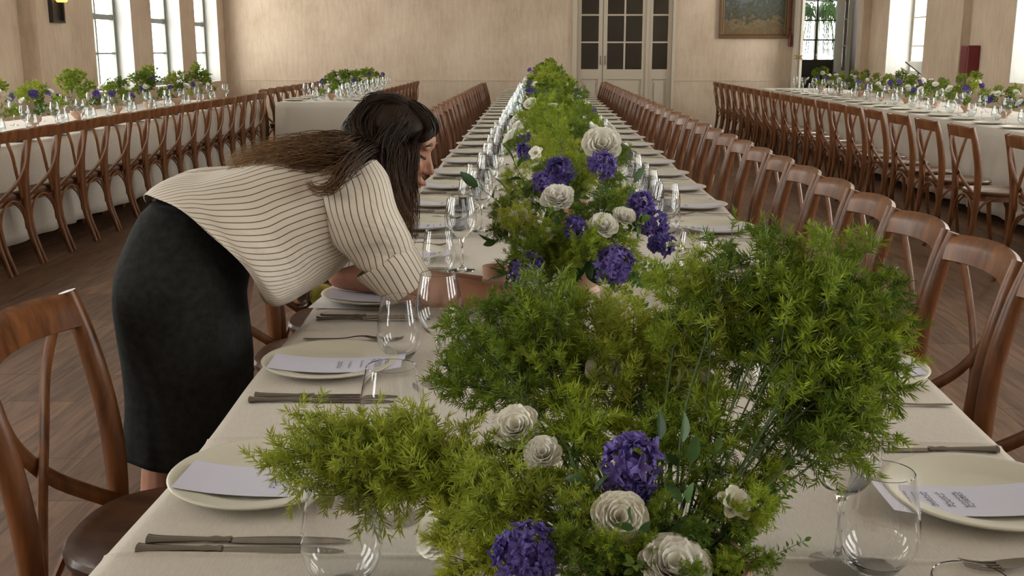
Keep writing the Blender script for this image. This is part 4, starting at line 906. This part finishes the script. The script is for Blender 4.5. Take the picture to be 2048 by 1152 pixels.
# ---------------------------------------------------------------- the woman
def V3(v): return np.array([v[0], v[1], v[2]], float)
W = thing('person', 'woman in striped blouse and charcoal skirt leaning over the centre table', 'person', (-0.78, 2.30, 0))
WI = Matrix.Translation((0.78, -2.30, 0)); WO = np.array([-0.78, 2.30, 0.0])
def A(px, py, Y): return V3(at(px, py, Y))
body = MB()
def cap(m, p, q, r0, r1, n=14, flat=None, up=(0.1, 0.3, 0.95)):
    p = V3(p); q = V3(q); d = nrm(q-p); P = []; R_ = []
    for t in (-0.98, -0.8, -0.5, 0): P.append(p+d*r0*t); R_.append(r0*math.sqrt(max(0, 1-t*t)))
    L_ = np.linalg.norm(q-p)
    for t in np.linspace(0.15, 0.85, 5): P.append(p+(q-p)*t); R_.append(r0+(r1-r0)*t)
    for t in (0, 0.5, 0.8, 0.98): P.append(q+d*r1*t); R_.append(r1*math.sqrt(max(0, 1-t*t)))
    m.tube(np.array(P), R_, n, flat, up)
# head frame: forward = face normal (right, slightly down, slightly towards camera), up = crown
HC = A(795, 292, 2.60); Fd = nrm([0.93, -0.14, -0.30]); Sd = nrm(np.cross(Fd, [0, 0, 1])); Ud = nrm(np.cross(Sd, Fd))  # Sd points to her right (camera side)
if Sd[1] > 0: Sd = -Sd
Ud = nrm(np.cross(Sd, Fd)); 
if Ud[2] < 0: Ud = -Ud
HM = np.array([Fd, Sd, Ud]).T
def hp(f, s, u): return HC+Fd*f+Sd*s+Ud*u
K = 0.93
def he(f, s, u, a, b, c, m=None, rot=0): (m or body).ell(hp(f*K, s*K, u*K), (a*K, b*K, c*K), HM, 22, 14)
he(-0.012, 0, 0.035, 0.092, 0.074, 0.088); he(0.022, 0, -0.01, 0.070, 0.064, 0.085); he(0.035, 0, -0.065, 0.050, 0.046, 0.045); he(0.060, 0, -0.098, 0.022, 0.024, 0.018)
he(0.072, 0, 0.035, 0.022, 0.048, 0.028)
for s in (-1, 1):
    he(0.062, s*0.036, -0.028, 0.026, 0.022, 0.024); he(0.083, s*0.026, 0.024, 0.009, 0.018, 0.006); he(-0.005, s*0.074, -0.005, 0.016, 0.008, 0.028)
    he(0.090, s*0.009, -0.040, 0.010, 0.008, 0.008)
cap(body, hp(0.080*K, 0, 0.012*K), hp(0.104*K, 0, -0.036*K), 0.007, 0.0095); he(0.085, 0, -0.068, 0.012, 0.020, 0.0065); he(0.082, 0, -0.080, 0.012, 0.017, 0.007)
shc = A(705, 345, 2.50); neck0 = A(752, 345, 2.55)
cap(body, neck0, hp(-0.02, 0, -0.06), 0.052, 0.048)
shR = A(712, 425, 2.36); shL = A(722, 345, 2.72)
cap(body, shR, neck0, 0.045, 0.05); cap(body, shL, neck0, 0.06, 0.055)
pel = A(370, 500, 2.30); ches = A(640, 400, 2.48)
cap(body, A(372, 545, 2.30), A(500, 430, 2.38), 0.09, 0.08); cap(body, A(500, 430, 2.38), ches, 0.08, 0.11); cap(body, ches, neck0, 0.12, 0.06)
# near (right) arm: shoulder, elbow, wrist, hand on the table
elR = A(806, 572, 2.40); wrR = A(1040, 598, 2.47); 
wrR[2] = max(wrR[2], 0.785)
cap(body, shR, elR, 0.045, 0.041); 
def arm(m, el, wr, r0=0.0405, r1=0.0265):
    P = spline([el, el+(wr-el)*0.3+np.array([0, 0, -0.002]), el+(wr-el)*0.65, wr], 16); m.tube(P, np.interp(np.linspace(0, 1, 16), [0, .25, .7, 1], [r0, r0*1.03, r1*1.15, r1]), 16)
    cap(m, el-(wr-el)*0.02, el+(wr-el)*0.05, r0*0.98, r0)
arm(body, elR, wrR)
elL = A(690, 548, 2.64); wrL = A(965, 588, 2.62); wrL[2] = max(wrL[2], 0.785); cap(body, shL, elL, 0.048, 0.040); arm(body, elL, wrL)
def hand(m, wr, d, side, palm_dn, curl=0.35, sc_=1.0):
    """five bent fingers; d = forearm direction, palm_dn = palm normal"""
    d = nrm(d); n = nrm(np.array(palm_dn)-d*np.dot(palm_dn, d)); s = np.cross(n, d)*side; k = sc_
    pc = wr+d*0.045*k
    for a in (-0.024, -0.008, 0.009, 0.025): cap(m, wr+s*a*0.75*k, wr+d*0.085*k+s*a*k, 0.0145*k, 0.0115*k, 10)
    for a, L_, c in ((-0.031, 0.062, 1.15), (-0.011, 0.074, 1.0), (0.010, 0.078, 0.95), (0.030, 0.070, 0.9)):
        p = wr+d*0.088*k+s*a*k; dd = nrm(d+s*a*3); cur = curl*c
        for seg, (fl, rr_) in enumerate(((0.42, 0.0092), (0.32, 0.0084), (0.26, 0.0076))):
            dd = nrm(dd*math.cos(cur)+n*math.sin(cur)); q_ = p+dd*L_*fl*k; cap(m, p, q_, rr_*k, (rr_-0.0007)*k, 8); p = q_
    p = wr+d*0.022*k+s*0.026*k; dd = nrm(d*0.75+s*0.75+n*0.35)
    for fl, rr_ in ((0.040, 0.0125), (0.032, 0.0105), (0.026, 0.009)):
        q_ = p+dd*fl*k; cap(m, p, q_, rr_*k, (rr_-0.001)*k, 8); p = q_; dd = nrm(dd+d*0.25+n*0.1)
hand(body, wrR, wrR-elR, 1, (0, 0, -1), 0.30); hand(body, wrL, wrL-elL, -1, (0, 0, -1), 0.45)
# legs to the floor
for (kx, ky, s) in ((-0.825, 2.22, -1), (-0.785, 2.42, 1)):
    hip = np.array([kx+0.04, ky, 0.86]); kn = np.array([kx-0.0, ky, 0.48]); an = np.array([kx-0.03, ky, 0.09])
    cap(body, hip, kn, 0.085, 0.058); P = spline([kn, kn+np.array([-0.012, 0, -0.12]), kn+np.array([-0.02, 0, -0.25]), an], 14); body.tube(P, np.interp(np.linspace(0, 1, 14), [0, .3, .7, 1], [0.054, 0.056, 0.041, 0.034]), 16)
    cap(body, an+np.array([-0.02, 0, -0.045]), an+np.array([0.12, 0, -0.062]), 0.036, 0.026, 12, 0.8)
def remesh(m, name, mt, vox, smooth_it=3, parent=None):
    o = m.build(name, mt, bevel=None); a = o.modifiers.new('r', 'REMESH'); a.mode = 'VOXEL'; a.voxel_size = vox
    b = o.modifiers.new('s', 'SMOOTH'); b.iterations = smooth_it; b.factor = 0.5
    bpy.context.view_layer.update(); dg = bpy.context.evaluated_depsgraph_get(); me = bpy.data.meshes.new_from_object(o.evaluated_get(dg)); o.modifiers.clear()
    me.materials.clear(); me.materials.append(mt); o.data = me
    me.polygons.foreach_set('use_smooth', np.ones(len(me.polygons), bool))
    if parent: o.parent = parent; o.matrix_parent_inverse = WI
    return o
remesh(body, 'body', M_skin, 0.0042, 3, W)
def child(m, name, mt, par=W, **k):
    o = m.build(name, mt, bevel=None, **k); o.parent = par; o.matrix_parent_inverse = WI if par is W else Matrix.Identity(4); return o
m_eye = mat('eyelid_dark', (0.05, 0.025, 0.02), 0.5)
for s in (-1, 1):
    m = MB(); m.tube([hp(0.088*K, s*0.012*K, 0.030*K), hp(0.092*K, s*0.026*K, 0.037*K), hp(0.083*K, s*0.044*K, 0.030*K)], [0.002, 0.0035, 0.0015], 6); child(m, 'eyebrow', m_eye)
    m = MB(); m.tube([hp(0.083*K, s*0.013*K, 0.004*K), hp(0.086*K, s*0.027*K, -0.003*K), hp(0.074*K, s*0.044*K, 0.004*K)], [0.0015, 0.0032, 0.002], 6); child(m, 'eyelashes', m_eye)
m = MB(); m.tube([hp(0.086*K, -0.018*K, -0.073*K), hp(0.097*K, 0, -0.072*K), hp(0.086*K, 0.018*K, -0.073*K)], [0.002, 0.0055, 0.002], 8); child(m, 'lips', M_lips)
# clothes: rings from top point T to bottom point B in the plane of the picture depth Y, half depth b, bow along the limb axis
def rings(spec, n=48, axis=None, per=None, wr=None, power=2.0):
    G = []; UVs = []
    cen = [(A(*s[0], s[2])+A(*s[1], s[2]))/2 for s in spec]
    for i, (T, B, Y, b, bow) in enumerate(spec):
        t, q = A(*T, Y), A(*B, Y); c = (t+q)/2; h = (t-q)/2; ax = nrm(cen[min(i+1, len(spec)-1)]-cen[max(i-1, 0)]); row = []; uv = []; acc = 0
        for j in range(n+1):
            a = 2*PI*j/n; ca, sa = math.cos(a), math.sin(a)
            e = 2/power; x = abs(ca)**e*(1 if ca > 0 else -1); y = abs(sa)**e*(1 if sa > 0 else -1)
            p = c+h*x+np.array([0, -b, 0])*y+((np.array([bow[0], 0, bow[1]])*(abs(y)**1.2)) if isinstance(bow, tuple) else ax*bow*(abs(y)**1.5))
            if j: acc += np.linalg.norm(p-row[-1])
            row.append(p); uv.append((acc, i*0.1))
        G.append(row); UVs.append(uv)
    return np.array(G), np.array(UVs)
def refine(G, UV, n):
    h, w, _ = G.shape; out = np.zeros((n, w, 3)); uo = np.zeros((n, w, 2))
    for j in range(w):
        out[:, j] = spline(G[:, j], n); q = np.column_stack([UV[:, j], np.zeros(h)]); uo[:, j] = spline(q, n)[:, :2]
    return out, uo
def stripes():
    m = mat('striped_cotton', (0.6, 0.55, 0.46), 0.85, 0.25, sheen=0.1); p = m.node_tree.nodes['Principled BSDF']
    uv = N(m, 'ShaderNodeUVMap'); sx = N(m, 'ShaderNodeSeparateXYZ'); L(m, uv.outputs[0], sx.inputs[0])
    a = N(m, 'ShaderNodeMath', operation='DIVIDE'); a.inputs[1].default_value = 0.0152; L(m, sx.outputs[0], a.inputs[0])
    b = N(m, 'ShaderNodeMath', operation='FRACT'); L(m, a.outputs[0], b.inputs[0]); c = N(m, 'ShaderNodeMath', operation='LESS_THAN'); c.inputs[1].default_value = 0.15; L(m, b.outputs[0], c.inputs[0])
    mx = N(m, 'ShaderNodeMix', data_type='RGBA'); L(m, c.outputs[0], mx.inputs[0]); mx.inputs[6].default_value = (0.64, 0.575, 0.49, 1); mx.inputs[7].default_value = (0.13, 0.085, 0.06, 1); L(m, mx.outputs[2], p.inputs[0])
    tc = N(m, 'ShaderNodeTexCoord'); mp = N(m, 'ShaderNodeMapping'); mp.inputs['Scale'].default_value = (5, 9, 13); mp.inputs['Rotation'].default_value = (0, 0.6, 0); L(m, tc.outputs['Object'], mp.inputs[0]); nz = N(m, 'ShaderNodeTexNoise', Scale=1.0, Detail=3.0, Roughness=0.5, Distortion=0.6); L(m, mp.outputs[0], nz.inputs[0]); bp = N(m, 'ShaderNodeBump', Strength=0.7, Distance=0.03); L(m, nz.outputs[0], bp.inputs['Height']); L(m, bp.outputs[0], p.inputs['Normal']); return m
M_shirt = stripes()
skirt = [((322, 400), (455, 425), 2.31, 0.12, 0), ((298, 424), (462, 446), 2.31, 0.135, 0), ((272, 470), (478, 490), 2.30, 0.155, 0), ((248, 530), (484, 552), 2.29, 0.172, 0), ((245, 580), (478, 600), 2.29, 0.175, 0), ((252, 640), (486, 655), 2.29, 0.168, 0),
         ((262, 710), (494, 722), 2.29, 0.160, 0), ((268, 790), (492, 800), 2.29, 0.155, 0), ((262, 878), (478, 905), 2.29, 0.155, 0)]
G, UV = rings(skirt, 56, power=2.35); G, UV = refine(G, UV, 69); G = np.concatenate([np.repeat(G[:1].mean(axis=1, keepdims=True), 57, axis=1), G]); UV = np.concatenate([UV[:1], UV])
for i in range(70):
    u = i/69
    for j in range(57):
        a = 2*PI*j/56; f = 0.0035*math.sin(a*7+u*3)*u+0.004*math.sin(a*3+8*u)*(1-u); G[i, j] += np.array([math.cos(a)*-f, -math.sin(a)*f, 0])
m = MB(); m.grid(G, uv=UV); sk = child(m, 'skirt', M_skirt); s = sk.modifiers.new('s', 'SOLIDIFY'); s.thickness = 0.003
m = MB(); jj = 9; m.tube(G[:, jj]+np.array([0, -0.001, 0]), 0.0014, 5); child(m, 'side_seam', mat('seam_thread', (0.05, 0.052, 0.052), 0.8), sk)
# blouse body
bl = [((291, 404), (530, 604), 2.31, 0.175, (0.055, 0.085)), ((318, 378), (552, 614), 2.315, 0.182, (0.045, 0.062)), ((360, 354), (576, 609), 2.33, 0.187, (0.03, 0.04)), ((420, 338), (606, 595), 2.35, 0.190, (0.012, 0.018)), ((490, 322), (642, 570), 2.39, 0.190, 0.015), ((560, 306), (678, 535), 2.43, 0.195, 0.0),
      ((625, 293), (715, 500), 2.47, 0.20, 0.0), ((680, 290), (742, 460), 2.50, 0.195, 0), ((722, 298), (768, 425), 2.52, 0.15, 0), ((745, 305), (785, 392), 2.54, 0.085, 0)]
G, UV = rings(bl, 72, power=2.2); G, UV = refine(G, UV, 90)
for i in range(90):
    u = i/89
    for j in range(73):
        a = 2*PI*j/72; ca, sa = math.cos(a), math.sin(a); f = 0.0
        f += 0.007*math.sin(u*13+a*2.0)*math.exp(-((u-0.45)/0.3)**2); f += 0.006*math.sin(a*5+u*9)*(1-u); f += 0.010*math.exp(-((a-1.0-0.9*u)/0.10)**2)*(1-u)*(u*3 if u < .33 else 1)
        G[i, j] += np.array([0.0, -sa*f, ca*f])
m = MB(); m.grid(G, uv=UV); bo = child(m, 'blouse', M_shirt); s = bo.modifiers.new('s', 'SOLIDIFY'); s.thickness = 0.0022
# sleeves
def sleeve(spec, cuff, name, par, seed):
    G, UV = rings(spec, 44); G, UV = refine(G, UV, 46)
    for i in range(46):
        u = i/45
        for j in range(45):
            a = 2*PI*j/44; f = 0.005*math.sin(a*3+u*11+seed)+0.006*math.sin(u*22+a*1.5+seed)*u; G[i, j] += np.array([0, -math.sin(a)*f, math.cos(a)*f*0.6])
    UV[:, :, 0] += 0.004
    m = MB(); m.grid(G, uv=UV); sl = child(m, 'sleeve', M_shirt, par); s = sl.modifiers.new('s', 'SOLIDIFY'); s.thickness = 0.002
    G, UV = rings(cuff, 44); G, UV = refine(G, UV, 14); m = MB(); m.grid(G, uv=UV); c = child(m, 'cuff', M_shirt, sl if False else par); s = c.modifiers.new('s', 'SOLIDIFY'); s.thickness = 0.004; s.offset = 1
sleeve([((752, 318), (650, 345), 2.43, 0.10, 0), ((775, 355), (628, 385), 2.375, 0.098, 0), ((790, 405), (640, 440), 2.34, 0.088, 0), ((806, 440), (668, 485), 2.33, 0.078, 0), ((822, 475), (702, 520), 2.35, 0.070, 0), ((832, 505), (728, 545), 2.37, 0.064, 0), ((840, 530), (752, 565), 2.385, 0.060, 0)],
       [((820, 484), (716, 550), 2.37, 0.074, 0), ((830, 500), (728, 562), 2.375, 0.076, 0), ((858, 552), (782, 600), 2.395, 0.072, 0)], 'sleeve', bo, 0)
sleeve([((745, 330), (650, 400), 2.68, 0.09, 0), ((752, 400), (650, 440), 2.67, 0.075, 0), ((740, 460), (655, 490), 2.66, 0.065, 0), ((730, 500), (655, 520), 2.655, 0.058, 0)],
       [((732, 480), (652, 508), 2.655, 0.062, 0), ((722, 520), (655, 535), 2.65, 0.06, 0)], 'sleeve', bo, 2)
# collar
G, UV = rings([((735, 300), (772, 400), 2.54, 0.085, 0), ((752, 292), (790, 372), 2.55, 0.075, 0), ((742, 290), (782, 385), 2.55, 0.095, 0)], 40); m = MB(); m.grid(G, uv=UV); c = child(m, 'collar', M_shirt, bo); s = c.modifiers.new('s', 'SOLIDIFY'); s.thickness = 0.002
# hair
M_hair = mat('brown_hair', (0.05, 0.03, 0.02), 0.5, 0.25); p = M_hair.node_tree.nodes['Principled BSDF']
an = N(M_hair, 'ShaderNodeAttribute', attribute_name='tip'); cr = N(M_hair, 'ShaderNodeValToRGB'); e = cr.color_ramp.elements
e[0].position = 0.25; e[0].color = (0.022, 0.011, 0.007, 1); e[1].position = 0.98; e[1].color = (0.22, 0.125, 0.055, 1); x = e.new(0.65); x.color = (0.10, 0.05, 0.022, 1)
L(M_hair, an.outputs['Fac'], cr.inputs[0]); L(M_hair, cr.outputs[0], p.inputs[0]); p.inputs['Anisotropic'].default_value = 0.4
hair = MB(); RH = np.random.default_rng(8)
hair.ell(hp(-0.030, 0, 0.034), (0.090, 0.080, 0.088), HM, 28, 18)
hair.ell(hp(-0.004, 0, 0.048), (0.086, 0.074, 0.062), HM, 28, 18)
hair.ell(hp(-0.062, 0, -0.02), (0.062, 0.068, 0.080), HM, 24, 14)
def lock(guide, n, spr, r=0.0011, wave=0.004, t0=0.0, t1=1.0, seg=26, ends=0.12, depth=None):
    g = np.array([V3(p) for p in guide]); m_ = len(g)
    for i in range(n):
        o_ = RH.normal(size=3)*np.array([0.6, 0.6, 0.6]); 
        if np.linalg.norm(o_) > 1: o_ /= np.linalg.norm(o_)
        cut = 1-ends*RH.random()**1.5; P = g+np.array([o_*spr[k]+RH.normal(size=3)*0.15*spr[k] for k in range(m_)]); S = spline(P, seg); kk = max(4, int(seg*cut)); S = S[:kk]
        u = np.linspace(0, 1, kk); ph = RH.uniform(0, 6); fr = RH.uniform(5, 9); amp = wave*RH.uniform(0.4, 1.2)*u
        S = S+np.column_stack([np.sin(u*fr+ph)*amp, np.cos(u*fr*0.9+ph)*amp*0.6, np.cos(u*fr+ph)*amp]); base = RH.uniform(-0.12, 0.12)
        hair.tube(S, np.maximum(0.00035, r*(1-0.7*u)), 4, a=np.clip(t0+(t1-t0)*u+base, 0.01, 1))
hs = hp
top = hs(0.045, 0.0, 0.125)
# near side curtain falling beside the face
for f0, u0, xs, xe_, dy, n in ((0.020, 0.092, 824, 822, 2.495, 110), (0.005, 0.100, 808, 816, 2.475, 110), (-0.015, 0.104, 795, 806, 2.46, 110), (-0.040, 0.102, 775, 795, 2.455, 110), (-0.065, 0.092, 756, 785, 2.46, 100)):
    lock([hs(f0, 0.005, u0), hs(f0+0.005, 0.05, u0-0.018), hs(f0+0.010, 0.080, u0-0.075), A(xs, 300, dy+0.01), A(xs-4, 345, dy), A((xs+xe_)/2, 400, dy), A(xe_, 450, dy), A(xe_+4, 488, dy+0.005)], n, [0.010, 0.010, 0.011, 0.013, 0.016, 0.018, 0.018, 0.010], t1=0.62, ends=0.25)
lock([hs(0.028, 0.0, 0.092), A(848, 250, 2.56), A(832, 285, 2.52), A(827, 340, 2.49), A(828, 400, 2.49), A(824, 460, 2.49)], 22, [0.006, 0.006, 0.006, 0.009, 0.014, 0.010], t1=0.6, ends=0.45)
lock([A(800, 250, 2.50), A(770, 300, 2.46), A(772, 350, 2.44), A(790, 410, 2.44), A(812, 450, 2.45), A(816, 490, 2.46)], 90, [0.03, 0.03, 0.025, 0.022, 0.016, 0.006], t1=0.75, ends=0.3)
for s_, n_ in ((0.02, 90), (0.045, 90), (-0.02, 50)):
    lock([hs(-0.02, s_*0.3, 0.108), hs(0.03, s_*0.6, 0.102), hs(0.072, s_*0.9, 0.072), hs(0.076, s_*1.2+0.012, 0.050), A(836, 285, 2.53), A(828, 335, 2.50), A(826, 400, 2.49)] if s_ > 0 else [hs(-0.02, -0.005, 0.108), hs(0.03, -0.02, 0.102), hs(0.068, -0.045, 0.07), hs(0.05, -0.075, 0.02), hs(0.02, -0.085, -0.05)], n_, [0.008, 0.009, 0.007, 0.006, 0.007, 0.010, 0.010] if s_ > 0 else [0.008]*5, t1=0.4, ends=0.3)
# crown strands to the back of the head
for s_ in (-0.03, -0.01, 0.01, 0.03, 0.05):
    lock([hs(0.015, s_*0.4, 0.100), hs(-0.04, s_, 0.107), hs(-0.09, s_*1.1, 0.072), hs(-0.112, s_*1.1, 0.01), A(715, 290, 2.55-s_), A(690, 305, 2.52-s_)], 90, [0.008, 0.010, 0.013, 0.016, 0.018, 0.02], t1=0.4, ends=0.1)
for f0, e1, e2 in ((-0.06, (745, 310), (728, 322)), (-0.08, (735, 300), (712, 318)), (-0.095, (722, 292), (700, 312))):
    lock([hs(f0+0.02, 0.0, 0.105), hs(f0+0.01, 0.045, 0.088), hs(f0, 0.078, 0.035), A(*e1, 2.475), A(*e2, 2.44)], 110, [0.010, 0.013, 0.015, 0.018, 0.018], t1=0.5, ends=0.1)
# far side strands
lock([hs(0.02, -0.01, 0.10), hs(0.01, -0.06, 0.07), hs(-0.02, -0.09, 0.0), A(770, 360, 2.70), A(775, 420, 2.70)], 60, [0.012]*5, t1=0.5)
# long hair lying down the back
for yo, py_, n in ((2.38, 316, 85), (2.40, 304, 90), (2.46, 294, 90), (2.50, 290, 40)):
    lock([hs(-0.08, 0.02, 0.07), A(722, 280, 2.54), A(690, py_-2, yo-0.02), A(640, py_, yo-0.04), A(580, py_+5, yo-0.05), A(520, py_+14, yo-0.06), A(450, py_+36, yo-0.06)], n+110, [0.02, 0.024, 0.026, 0.024, 0.022, 0.020, 0.010], r=0.0014, wave=0.015, t0=0.1, t1=1.0, seg=34, ends=0.45)
# lock curling over the shoulder
lock([A(745, 300, 2.47), A(715, 320, 2.34), A(690, 345, 2.275), A(668, 372, 2.245), A(640, 380, 2.25), A(622, 372, 2.27), A(618, 362, 2.28)], 95, [0.022, 0.022, 0.018, 0.014, 0.012, 0.008, 0.006], wave=0.006, t0=0.2, t1=0.95, seg=34, ends=0.45)
lock([A(735, 300, 2.45), A(705, 318, 2.33), A(680, 335, 2.28), A(655, 345, 2.26), A(636, 352, 2.26)], 45, [0.02, 0.018, 0.015, 0.012, 0.01], wave=0.006, t0=0.2, t1=0.9, ends=0.4)
child(hair, 'hair', M_hair)
